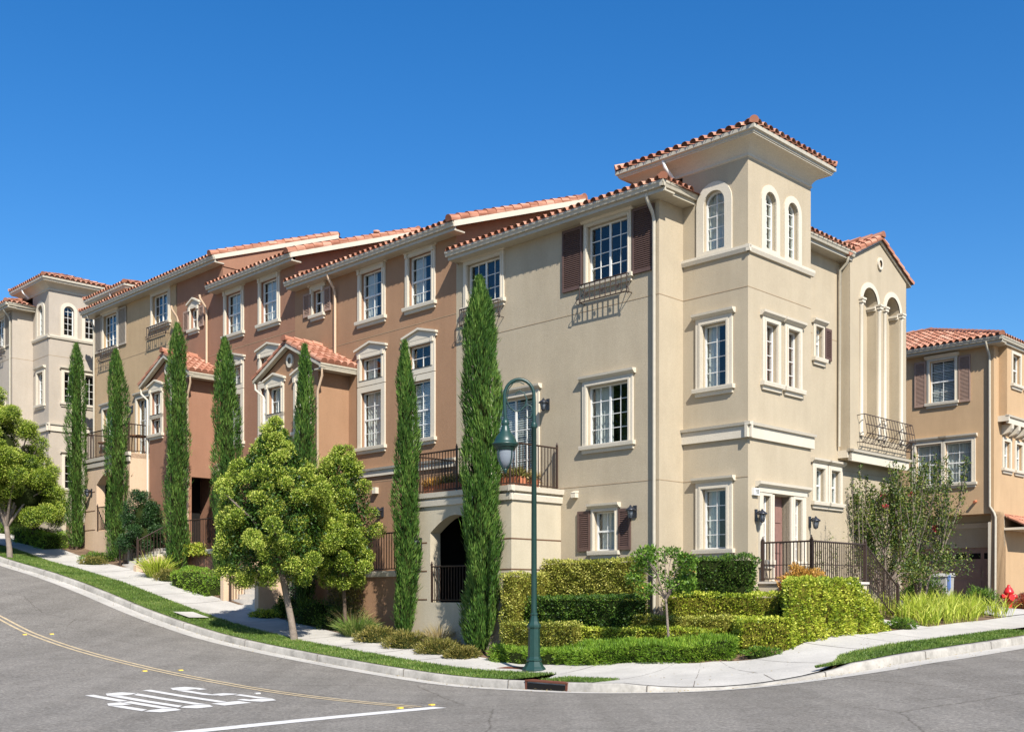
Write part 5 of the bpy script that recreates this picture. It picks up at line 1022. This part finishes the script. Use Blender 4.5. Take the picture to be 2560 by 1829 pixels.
def leaf_shell(name, pts_fn, n, mat, parent, L, W_, up=.3, tone=None):
    P, Nn = pts_fn(n); n = len(P); D = Nn+rng.normal(0, .55, (n, 3))+np.array([0, 0, up]); V = leaves(P, D, rng.uniform(L*.6, L*1.25, n), rng.uniform(W_*.7, W_*1.3, n))
    t = rng.random(n) if tone is None else tone(P)
    return quads(name, V, mat, parent, t)
def hedge(poly, z0fn, z1, mat, label, dens=900, L=.05, W_=.032, cat='hedge', name='hedge', wob=.04, core='corey', rnd_=.10, group=None, topfn=None):
    """clipped hedge over a plan polygon; z1 = top height (number or function of x,y)"""
    pl = np.array(poly, float); c = pl.mean(0); zb = min(gz_(*p) for p in poly)-.1; ztop = (lambda x, y: z1) if not callable(z1) else z1
    h = empty(name, (c[0], c[1], gz_(*c)), label, cat, group); n = len(pl)
    def inset(k): 
        out = []
        for i in range(n):
            a, b, d = pl[i-1], pl[i], pl[(i+1) % n]; e1 = (b-a)/np.linalg.norm(b-a); e2 = (d-b)/np.linalg.norm(d-b)
            v = e2-e1; v = v/(np.linalg.norm(v)+1e-9)
            if np.linalg.norm(e2-e1) < .05: v = np.array([-e1[1], e1[0]]); v = v if np.dot(c-b, v) > 0 else -v
            if np.dot(c-b, v) < 0 and n == 4: v = -v
            out.append(b+v*k)
        return out
    ins = inset(.07); m = MB(); m.add([(x, y, zb) for x, y in ins]+[(x, y, ztop(x, y)-.07) for x, y in ins], [tuple(range(n)), tuple(range(n, 2*n))]+[(i, (i+1) % n, n+(i+1) % n, n+i) for i in range(n)], core); m.build('inner_twigs', h)
    Ps = []; Ns = []
    for i in range(n):
        a, b = pl[i], pl[(i+1) % n]; L_ = np.linalg.norm(b-a); e = (b-a)/L_; nn = np.array([e[1], -e[0]]); nn = nn if np.dot((a+b)/2-c, nn) > 0 else -nn
        zt_ = max(ztop(*a), ztop(*b)); k = int(L_*(zt_-zb)*dens); s = rng.uniform(0, 1, k); q = a+(b-a)*s[:, None]; zz = zb+rng.uniform(0, 1, k)*(np.array([ztop(*p) for p in q])-zb) if callable(z1) else rng.uniform(zb, z1, k)
        w_ = wob*.8*(np.sin(s*L_*4+zz*5+i)+np.sin(s*L_*9-zz*11+2*i)*.7+np.sin(s*L_*17+zz*19)*.5)+rng.uniform(-.05, .02, k)
        edge = np.clip((zz-(zt_-rnd_))/rnd_, 0, 1)**2*.04
        Ps.append(np.c_[q-nn*edge[:, None]+nn*w_[:, None], zz]); Ns.append(np.tile([nn[0], nn[1], .25], (k, 1)))
    # top: rejection sample
    mn, mx = pl.min(0), pl.max(0); area = (mx-mn).prod(); k = int(area*dens); q = rng.uniform(mn, mx, (k, 2)); ins_ = np.zeros(k, bool); j = n-1
    for i in range(n):
        xi, yi = pl[i]; xj, yj = pl[j]; cond = ((yi > q[:, 1]) != (yj > q[:, 1])) & (q[:, 0] < (xj-xi)*(q[:, 1]-yi)/(yj-yi+1e-12)+xi); ins_ ^= cond; j = i
    q = q[ins_]; zz = np.array([ztop(*p) for p in q]) if callable(z1) else np.full(len(q), float(z1))
    zz = zz+wob*.7*(np.sin(q[:, 0]*6+q[:, 1]*4)+np.sin(q[:, 0]*13-q[:, 1]*9)*.5)+rng.uniform(-.05, .02, len(q))
    Ps.append(np.c_[q, zz]); Ns.append(np.tile([0, 0, 1.], (len(q), 1)))
    P = np.concatenate(Ps); Nn = np.concatenate(Ns); kk = len(P); D = Nn+rng.normal(0, .5, (kk, 3))
    t = np.clip(.5+.22*np.sin(P[:, 0]*4.1+P[:, 2]*5)*np.sin(P[:, 1]*3.3-P[:, 2]*4)+rng.normal(0, .24, kk), 0, 1)
    quads('foliage', leaves(P, D, rng.uniform(L*.7, L*1.3, kk), rng.uniform(W_*.7, W_*1.3, kk), Nn+np.array([0, 0, .15]), .6), mat, h, t)
    return h
def LFp(u, d): p = FL.p(u, d, 0); return (p[0], p[1])
def RTp(v, d): p = pf.p(v, d, 0); return (p[0], p[1])
# --- clipped hedges of the corner garden (front frame: u along, d outward)
hedge([LFp(2.85, .45), LFp(.0, .45), LFp(.0, .85), LFp(2.85, .85)], None, 2.43, 'hedge_t', 'tall clipped yellowish hedge against the tan wall under the shuttered window', 1500, .045, .028)
hedge([LFp(2.98, .75), LFp(2.6, .75), LFp(2.6, 2.1), LFp(2.98, 2.1)], None, 2.12, 'hedge_t', 'clipped ivy-covered hedge block against the cream portico side, left of the lamp post', 1500, .045, .028)
hedge([LFp(2.55, 1.15), LFp(-.6, 1.15), LFp(-.6, 1.7), LFp(2.55, 1.7)], None, 1.58, 'hedge_d', 'dark green clipped hedge, second tier of the corner garden', 1300, .05, .032, core='core')
hedge([LFp(2.6, 2.15), LFp(.4, 2.15), LFp(.4, 2.45), LFp(2.6, 2.45)], None, 1.02, 'hedge_t', 'low brownish hedge strip, third tier of the corner garden', 1500, .04, .025)
hedge([LFp(-.95, .25), LFp(-2.45, -.15), LFp(-2.6, .35), LFp(-1.0, .75)], None, 2.42, 'hedge_d', 'dark green bush-like hedge under the lower tower window', 1500, .05, .03, core='core', wob=.07)
hedge([(3.2, 23.0), (5.4, 21.95), (5.75, 22.5), (3.5, 23.5)], None, 1.64, 'hedge_y', 'long yellow hedge below the orange shrub, upper right tier', 1400, .05, .03)
hedge([(1.35, 23.95), (2.35, 22.65), (3.7, 21.75), (4.35, 22.05), (2.95, 23.05), (1.9, 24.25)], None, .93, 'hedge_y', 'low yellow-flecked hedge curving behind the grassy border of the corner garden', 1500, .045, .03)
hedge([(4.4, 21.05), (5.4, 20.92), (5.75, 21.9), (4.5, 22.1)], None, 1.15, 'hedge_y', 'squat yellow-green hedge block beside the pavement, just left of the big sloping mass', 1600, .05, .03)
hedge([(2.5, 22.95), (4.3, 21.95), (4.6, 22.2), (2.8, 23.35)], None, 1.17, 'hedge_t', 'narrow brownish-yellow hedge, middle right tier of the corner garden', 1500, .045, .028)
hedge([(5.3, 20.95), (6.3, 21.8), (7.25, 22.8), (8.4, 24.1), (7.95, 24.7), (6.6, 23.8), (5.7, 22.7)], None, lambda x, y: 1.92-.70*max(0, (np.array([x, y])-np.array([5.35, 21.12]))@B-2.6), 'hedge_y', 'big sloping yellow-leaved hedge mass at the right of the corner garden', 1700, .055, .035, wob=.05)
hedge([(-.5, 24.6), (.43, 23.62), (1.5, 22.15), (2.2, 22.5), (1.2, 23.9), (.25, 24.9)], None, lambda x, y: gz_(x, y)+.30, 'lush', 'low lush green border behind the street lamp, left half', 3200, .09, .012, wob=.05, core='core')
hedge([(1.55, 22.08), (3.17, 21.15), (4.25, 20.88), (4.4, 21.2), (3.4, 21.65), (2.25, 22.45)], None, lambda x, y: gz_(x, y)+.33, 'lush', 'low lush green border along the corner pavement, right half', 3200, .09, .012, wob=.05, core='core')
hedge([LFp(17.2, 2.9), LFp(15.2, 2.75), LFp(15.2, 2.05), LFp(17.2, 2.05)], None, lambda x, y: gz_(x, y)+.66-.35*abs(((np.array([x, y])-np.array(LFp(16.2, 2.4)))@A)/1.0)**2*.6, 'lush', 'rounded green hedge in the bed left of the peach stair walls', 1100, .05, .02, wob=.08, core='core')
hedge([LFp(29.5, 3.2), LFp(26.6, 3.1), LFp(26.6, 2.2), LFp(29.5, 2.2)], None, lambda x, y: gz_(x, y)+.55, 'lush', 'low green hedge at the far left beside the pavement', 900, .06, .02, wob=.08, core='core')

def shrub(x, y, rx, ry, rz, mat, label, n=2600, L=.07, W_=.03, cat='shrub', name='shrub', up=.5, z=None, core='core', group=None, kind=None):
    z = gz_(x, y) if z is None else z; h = empty(name, (x, y, z), label, cat, group)
    d = nrm(rng.normal(size=(n, 3))); d[:, 2] = np.abs(d[:, 2])-.15; k = rng.uniform(.7, 1.02, n)[:, None]; wob = (1+.12*np.sin(d[:, 0]*7+d[:, 2]*5)+.1*np.sin(d[:, 1]*9))[:, None]
    P = np.array([x, y, z+.05])+d*k*wob*np.array([rx, ry, rz]); quads('foliage', leaves(P, d+rng.normal(0, .4, (n, 3))+np.array([0, 0, up]), rng.uniform(L*.7, L*1.3, n), W_, d, .6), mat, h)
    core_blob('inner_twigs', [((x, y, z), (rx*.72, ry*.72, rz*.75))], core, h); return h
def tuft(x, y, r, ht, mat, label, n=500, W_=.018, cat='grass tuft', name='grass_tuft', group=None, spread=.6, z=None):
    z = gz_(x, y) if z is None else z; n_ = n; a = rng.uniform(0, 6.28, n_); rr = r*.45*np.sqrt(rng.random(n_)); P = np.c_[x+rr*np.cos(a), y+rr*np.sin(a), np.full(n_, z-.02)]
    sp = rng.uniform(.05, spread, n_); D = np.c_[np.cos(a)*sp, np.sin(a)*sp, np.ones(n_)]; L = ht*rng.uniform(.6, 1.1, n_); D = nrm(D); S_ = nrm(np.cross(D, rng.normal(size=(n_, 3)))); Wd = W_
    mid = P+D*L[:, None]*.6; tip = mid+nrm(D+np.c_[np.cos(a)*sp*1.6, np.sin(a)*sp*1.6, np.zeros(n_)-.15])*L[:, None]*.45
    V = np.stack([P-S_*Wd*.5, mid-S_*Wd*.45, tip, mid+S_*Wd*.45], 1)
    o = quads(name, V, mat); return tag(o, label, cat, group)
shrub(*RTp(.35, 1.15), .5, .42, .55, 'orangeleaf', 'orange-leaved rounded shrub in front of the porch railing', 3600, .06, .03, z=1.72, core='corey')
# olive groundcover along the left bed
for i, (u, d, rx, rz, lb) in enumerate(((4.4, 2.75, .55, .34, 'olive-green spreading shrub left of the tall cypress base'), (5.6, 2.7, .62, .40, 'olive-green spreading shrub below the portico arch, with dry tips'), (6.9, 2.6, .6, .38, 'olive-green spreading shrub at the foot of the slim cypress'), (3.5, 2.85, .4, .26, 'small olive shrub where the bright green border begins'))):
    shrub(*LFp(u, d), rx, rx*.7, rz, 'olive', lb, 2600, .08, .018, group='olive shrubs along the bed')
tuft(*LFp(8.0, 2.45), .7, .62, 'grass', 'bright green fountain grass at the edge of the shaded bed', 900, .016, spread=1.0)
tuft(*LFp(8.7, 2.1), .6, .75, 'dry', 'dry grass tuft with pale seed heads in the shaded bed', 260, .01, spread=.8)
tuft(*LFp(5.0, 2.2), .5, .65, 'dry', 'pale dry grass tuft in front of the portico wall', 300, .01, spread=.7)
tuft(*LFp(18.7, 2.55), .7, .85, 'iris', 'tall yellow-green strap-leaved tuft beside the upper stairs', 420, .03, spread=.7)
shrub(*LFp(18.0, 2.5), .5, .4, .4, 'olive', 'low olive shrub between the strap-leaved tuft and the rounded hedge', 1600, .07, .02)
shrub(*LFp(23.3, 2.5), .7, .4, .35, 'hedge_g', 'low green groundcover shrub between two cypresses on the left', 1800, .06, .02)
shrub(*LFp(11.7, 2.2), .35, .3, .6, 'hedge_d', 'dark green shrub right of the peach stair wall', 2200, .06, .025)
shrub(*LFp(11.9, 2.75), .45, .25, .22, 'hedge_y', 'low yellow-green plants at the foot of the peach stair wall', 1500, .06, .02)
shrub(*LFp(10.3, 2.1), .8, .5, .75, 'hedge_d', 'dark shrub added for shade behind the street tree trunk', 1800, .07, .025)  # added shrub: darkens the terrace wall in place of the tree's shadow
shrub(*LFp(22.6, 3.0), .5, .3, .3, 'olive', 'olive groundcover at the foot of the second cypress', 1400, .06, .02)
shrub(*LFp(9.2, 2.0), .8, .45, .6, 'hedge_d', 'low dark groundcover added for shade under the small garden tree', 1600, .07, .025)  # also added, its dark foliage standing in for shade on the wall
# climbing bush on the terrace corner
def climber(u0, u1, d, z0, z1, mat, label, n, L=.07):
    p = FL.p((u0+u1)/2, d, z0); h = empty('climber', tuple(p), label, 'climbing plant'); f = rng.random(n); w_ = .5+.5*np.sin(f*9)*.3-.25*f; uu = (u0+u1)/2+(rng.random(n)-.5)*(u1-u0)*(1.15-.5*f); zz = z0+f*(z1-z0); dd = d+rng.uniform(-.12, .16, n)*(1.2-.4*f)
    P = FL.o+np.outer(uu, FL.ex)+np.outer(dd, FL.ey); P[:, 2] = zz; quads('foliage', leaves(P, nrm(np.array([N[0], N[1], .2])+rng.normal(0, .7, (n, 3))), rng.uniform(L*.6, L*1.3, n), L*.4), mat, h)
    m = MB(FL)
    for k in range(4): a = u0+(u1-u0)*(k+.5)/4; m.tube([(a, d-.03, z0-.3), (a+.05, d, z0+.5), (a-.06, d, (z0+z1)/2), ((u0+u1)/2, d, z1-.2)], .012, 'barkdark', 5)
    m.build('stems', h)
climber(8.9, 10.3, 1.62, .9, 3.5, 'olive', 'yellowish climbing bush covering the terrace wall right of the garden tree', 6500)
climber(17.3, 18.8, 1.55, 2.95, 3.35, 'hedge_y', 'yellow-leaved vine spilling over the red-brown terrace wall', 1600, .08)
climber(19.0, 19.3, 1.3, 2.4, 4.1, 'hedge_g', 'thin green vine climbing beside the terrace railing', 600)
climber(11.1, 11.8, 2.0, .8, 2.3, 'glossy', 'dark vine on the end of the peach stair wall', 1300)
# small citrus tree of the corner garden
def citrus():
    x, y = 3.13, 21.85; z = gz_(x, y); h = empty('small_tree', (x, y, z), 'small thin-trunked tree with a see-through crown in the middle of the corner garden', 'tree')
    C = []; Rr = []
    for k in range(40):
        d = nrm(rng.normal(size=3)); q = rng.uniform(.75, 1.1); C.append((x-.1+d[0]*.66*q, y+d[1]*.55*q, z+1.68+d[2]*.5*q)); Rr.append(rng.uniform(.10, .2))
    puffs('crown', C, Rr, 420, 'hedge_g', h, (.05, .09), (.028, .04), .2, .0); limb_tree(h, (x, y, z), (x-.05, y, z+1.2), C[::3], .032, .022, 'trunk')
    puffs('blossoms', C[::6], [.12]*9, 60, 'orangeleaf', h, (.04, .07), (.025, .035))
citrus()
# crape myrtles with pale multi-stem trunks, upright wands and a few red flowers
def myrtle(x, y, hgt, spread, label, seed, nw=26, low=(.9, 1.4)):
    rg = np.random.default_rng(seed); z = gz_(x, y); h = empty('crape_myrtle', (x, y, z), label, 'tree', 'crape myrtles beside the corner house'); m = MB(); tips = []; Ps = []; Ds = []; fl = []
    for s in range(6):
        a = s*1.05+rg.uniform(0, .5); r = spread*.28; f = (x+r*math.cos(a), y+r*math.sin(a)*.8, z+rg.uniform(1.3, 1.7)); m.tube([(x+.06*math.cos(a), y+.06*math.sin(a), z-.1), (x+r*.35*math.cos(a), y+r*.35*math.sin(a), z+.7), f], [.045, .036, .026], 'trunk', 7)
        for b in range(nw//6+1):
            a2 = a+rg.uniform(-.9, .9); r2 = spread*rg.uniform(.15, .62); t = np.array([x+r2*math.cos(a2), y+r2*math.sin(a2), z+hgt*rg.uniform(.72, 1.0)]); ff = np.array(f); md = ff*.5+t*.5+np.array([math.cos(a2)*.15, math.sin(a2)*.15, -.05])
            m.tube([ff-np.array([0, 0, .15]), md, t], [.02, .012, .005], 'trunk', 5)
            k = 220; q = rg.random(k)**.8; p = np.where(q[:, None] < .5, ff+(md-ff)*(q[:, None]*2), md+(t-md)*(q[:, None]*2-1)); wd = .24*(1-q*.80)
            p = p+rg.normal(0, 1, (k, 3))*wd[:, None]*np.array([.65, .65, .5]); Ps.append(p); Ds.append(rg.normal(0, .7, (k, 3))+np.array([0, 0, .4])); tips.append(t)
    for b in range(10):   # low side sprays
        a2 = rg.uniform(0, 6.28); c = np.array([x+spread*.5*math.cos(a2), y+spread*.5*math.sin(a2), z+rg.uniform(*low)]); m.tube([(x, y, z+.6), tuple((c+np.array([x, y, z+.9]))/2), tuple(c)], [.02, .014, .006], 'trunk', 5)
        k = 230; Ps.append(c+rg.normal(0, .2, (k, 3))); Ds.append(rg.normal(0, .7, (k, 3))+np.array([0, 0, .4]))
    P = np.concatenate(Ps); D = np.concatenate(Ds); m.build('trunk', h); n = len(P)
    quads('crown', leaves(P, D, rng.uniform(.06, .11, n), rng.uniform(.028, .045, n)), 'myrtle', h)
    F = [np.array(t)-np.array([0, 0, rg.uniform(.2, 1.0)]) for t in tips[::7]][:4]
    
    for f in F[:3]: FP = f+rg.normal(0, .034, (110, 3)); quads('flower', leaves(FP, rg.normal(size=(110, 3)), .06, .05), 'pinkflower', h)
myrtle(10.2, 29.8, 4.0, 1.9, 'left crape myrtle with upright wands, in front of the iron stair railing', 3, 34)
myrtle(11.75, 31.3, 4.3, 2.0, 'right crape myrtle with upright wands, nearer the garage', 5, 34)
def wands():
    x, y = 8.6, 27.6; z = gz_(x, y); h = empty('shrub', (x, y, z), 'sparse upright wand-like shrub growing through the porch railing', 'shrub'); m = MB(); Ps = []
    for dx, dy, hh in ((-1.1, -.9, 1.75), (-.9, -.7, 1.5), (-.65, -.6, 2.0), (-.45, -.4, 1.6), (-.05, -.05, 3.1), (.12, .1, 3.35), (.35, .3, 2.6), (.5, .5, 3.0), (.25, .0, 2.4)):
        t = (x+dx-.08, y+dy, z+hh); m.tube([(x+dx, y+dy, z), t], [.014, .005], 'trunk', 5); k = 110; q = rng.uniform(.3, 1, k)[:, None]; Ps.append(np.array([x+dx, y+dy, z])+(np.array(t)-np.array([x+dx, y+dy, z]))*q+rng.normal(0, .035, (k, 3)))
    P = np.concatenate(Ps); m.build('stems', h); quads('foliage', leaves(P, rng.normal(0, .7, (len(P), 3))+np.array([0, 0, .4]), rng.uniform(.04, .07, len(P)), .02), 'myrtle', h)
wands()
# strap-leaved clumps in the bed between walkway and driveway
IR = []
for v in np.arange(4.25, 8.7, .48):
    for dd in (2.0, 1.5, 1.0):
        for q in range(3): IR.append(RTp(v+random.uniform(-.22, .22), dd+random.uniform(-.25, .25)))
P_ = np.array(IR); n = len(P_)*26; C0 = np.repeat(P_, 26, 0)+rng.normal(0, .06, (n, 2)); z0 = Hs(C0)+.10; a = rng.uniform(0, 6.28, n); sp = rng.uniform(.02, .5, n); D = nrm(np.c_[np.cos(a)*sp, np.sin(a)*sp, np.ones(n)]); L = rng.uniform(.32, .68, n); S_ = nrm(np.cross(D, rng.normal(size=(n, 3)))); P3 = np.c_[C0, z0]; W_ = rng.uniform(.018, .034, n)[:, None]
mid = P3+D*L[:, None]*.6; tip = mid+nrm(D+np.c_[np.cos(a)*sp*1.7, np.sin(a)*sp*1.7, np.full(n, -.15)])*L[:, None]*.45
tag(quads('strap_leaf_bed', np.stack([P3-S_*W_*.5, mid-S_*W_*.45, tip, mid+S_*W_*.45], 1), 'iris'), 'dense bed of yellow-green strap-leaved plants between the corner hedge and the driveway', 'plants', kind='stuff')
shrub(13.0, 34.6, .75, .6, .95, 'hedge_d', 'dark green shrub behind the crape myrtles, left of the bin', 2600, .08, .035)
shrub(15.15, 35.3, .65, .55, .75, 'hedge_g', 'feathery green shrub left of the red hydrant', 2600, .10, .02, up=.2)
shrub(16.9, 35.7, .55, .45, .5, 'redleaf', 'reddish spiky shrub right of the hydrant', 1300, .14, .02)
# far left garden: spiky plant, palm trunk with skirt, dark shrubs
tuft(*LFp(33.5, 1.9), .9, 1.1, 'olive', 'spiky agave-like plant in front of the cream garden wall', 260, .035, 'plant', 'spiky_plant', None, 1.4)
def palm():
    x, y = LFp(31.9, 2.2); z = gz_(x, y); h = empty('palm', (x, y, z), 'thick shaggy palm trunk in the shade at the far left', 'palm tree'); m = MB(); m.tube([(x, y, z-.1), (x, y, z+.6), (x, y, z+1.8), (x, y, z+2.6)], [.34, .30, .25, .22], 'barkdark', 12); m.build('trunk', h)
    n = 1500; a = rng.uniform(0, 6.28, n); f = rng.random(n); P = np.c_[x+.30*np.cos(a), y+.30*np.sin(a), z+.1+f*2.4]; quads('frond_stubs', leaves(P, np.c_[np.cos(a), np.sin(a), rng.uniform(-.2, 1.2, n)], rng.uniform(.08, .2, n), .035), 'dry', h)
    n = 400; a = rng.uniform(0, 6.28, n); P = np.c_[np.full(n, x), np.full(n, y), np.full(n, z+2.5)]+rng.normal(0, .1, (n, 3)); quads('fronds', leaves(P, np.c_[np.cos(a), np.sin(a), rng.uniform(-.2, 1.2, n)], rng.uniform(.4, .8, n), .04), 'glossy', h)
palm()
shrub(*LFp(31.6, 2.4), .8, .5, .5, 'hedge_g', 'small green shrub at the left edge below the garden wall', 1500, .08, .03)
shrub(4.75, 20.72, .38, .2, .16, 'hedge_g', 'small low plant where the grassy border meets the squat yellow hedge', 900, .05, .02)
shrub(8.75, 24.55, .35, .25, .22, 'hedge_g', 'small green plant between the big sloping hedge and the walkway', 900, .06, .02)
# balcony things
pb = sub(FL, 0, 1.72)
def planter(u, d, w_, label, mat, n=500):
    p = pb.p(u, d, 4.2); h = empty('planter', tuple(p), label, 'planter', 'planters on the portico balcony'); m = MB(pb); m.prism([(d-.1, 4.22), (d+.1, 4.22), (d+.13, 4.45), (d-.13, 4.45)], 'u', u-w_/2, u+w_/2, 'terracotta'); m.build('box', h)
    P = np.array([pb.p(u+rng.uniform(-w_/2, w_/2), d+rng.uniform(-.1, .1), 4.42) for _ in range(n)]); quads('plants', leaves(P, rng.normal(0, .45, (n, 3))+np.array([0, 0, 1.]), rng.uniform(.12, .34, n), .03), mat, h)
planter(3.4, -.45, .7, 'terracotta planter with reddish-green succulents at the right balcony corner', 'olive', 420)
planter(3.55, -1.15, .5, 'terracotta planter with pale green agave leaves by the balcony window', 'dry', 300)
planter(5.3, -.35, .9, 'terracotta planter behind the front balcony railing', 'olive', 400)
planter(6.2, -.5, .8, 'terracotta planter with dry orange plants at the left end of the balcony', 'orangeleaf', 420)
def balcony_table(u, d, z, label):
    fr = Fr(FL.p(u, d, z), FL.ex, FL.ey); h = empty('balcony_table', tuple(fr.o), label, 'table'); m = MB(fr); m.lathe((0, 0, 0), [(0, .62), (.32, .62), (.32, .66), (0, .66)], 'wood', 16); m.build('tabletop', h)
    for a in (0.5, 2.6, 4.7): m = MB(fr); m.tube([(.22*math.cos(a), .22*math.sin(a), .62), (.28*math.cos(a), .28*math.sin(a), 0)], .018, 'wood', 5); m.build('leg', h)
balcony_table(25.7, 1.1, 6.85, 'brown round table at the left end of the beige balcony')
balcony_table(23.1, 1.1, 6.85, 'brown round table at the right end of the beige balcony')
# soft leaf litter on the beds
n = 5000; P = np.c_[rng.uniform(-20, 8, n), rng.uniform(17, 44, n)]; t = tdist(P); P = P[(t > 3.05) & (t < 5.0)]; P3 = np.c_[P, Hs(P)+.135]
tag(quads('leaf_litter', leaves(P3, np.c_[rng.normal(size=(len(P), 2)), rng.uniform(0, .5, len(P))], rng.uniform(.03, .08, len(P)), .03), 'dry'), 'dry leaf litter scattered over the planting beds', 'leaf litter', kind='stuff')

n = 900; ss_ = rng.uniform(-26, 10, n); P = []
for q in ss_:
    p, nn = path(q); o = -abs(rng.normal(0, .28))-.02 if rng.random() < .6 else rng.uniform(.2, 3.0); P.append((p[0]+nn[0]*o, p[1]+nn[1]*o, H(*(p+nn*o))+(.012 if o < 0 else lift_at(q, o)+.01)))
P = np.array(P); tag(quads('fallen_leaves', leaves(P, np.c_[rng.normal(size=(n, 2)), np.full(n, .08)], rng.uniform(.02, .05, n), rng.uniform(.012, .03, n), np.tile([0, 0, 1.], (n, 1)), .3), 'dry'), 'small fallen leaves along the gutter and pavement', 'fallen leaves', kind='stuff')
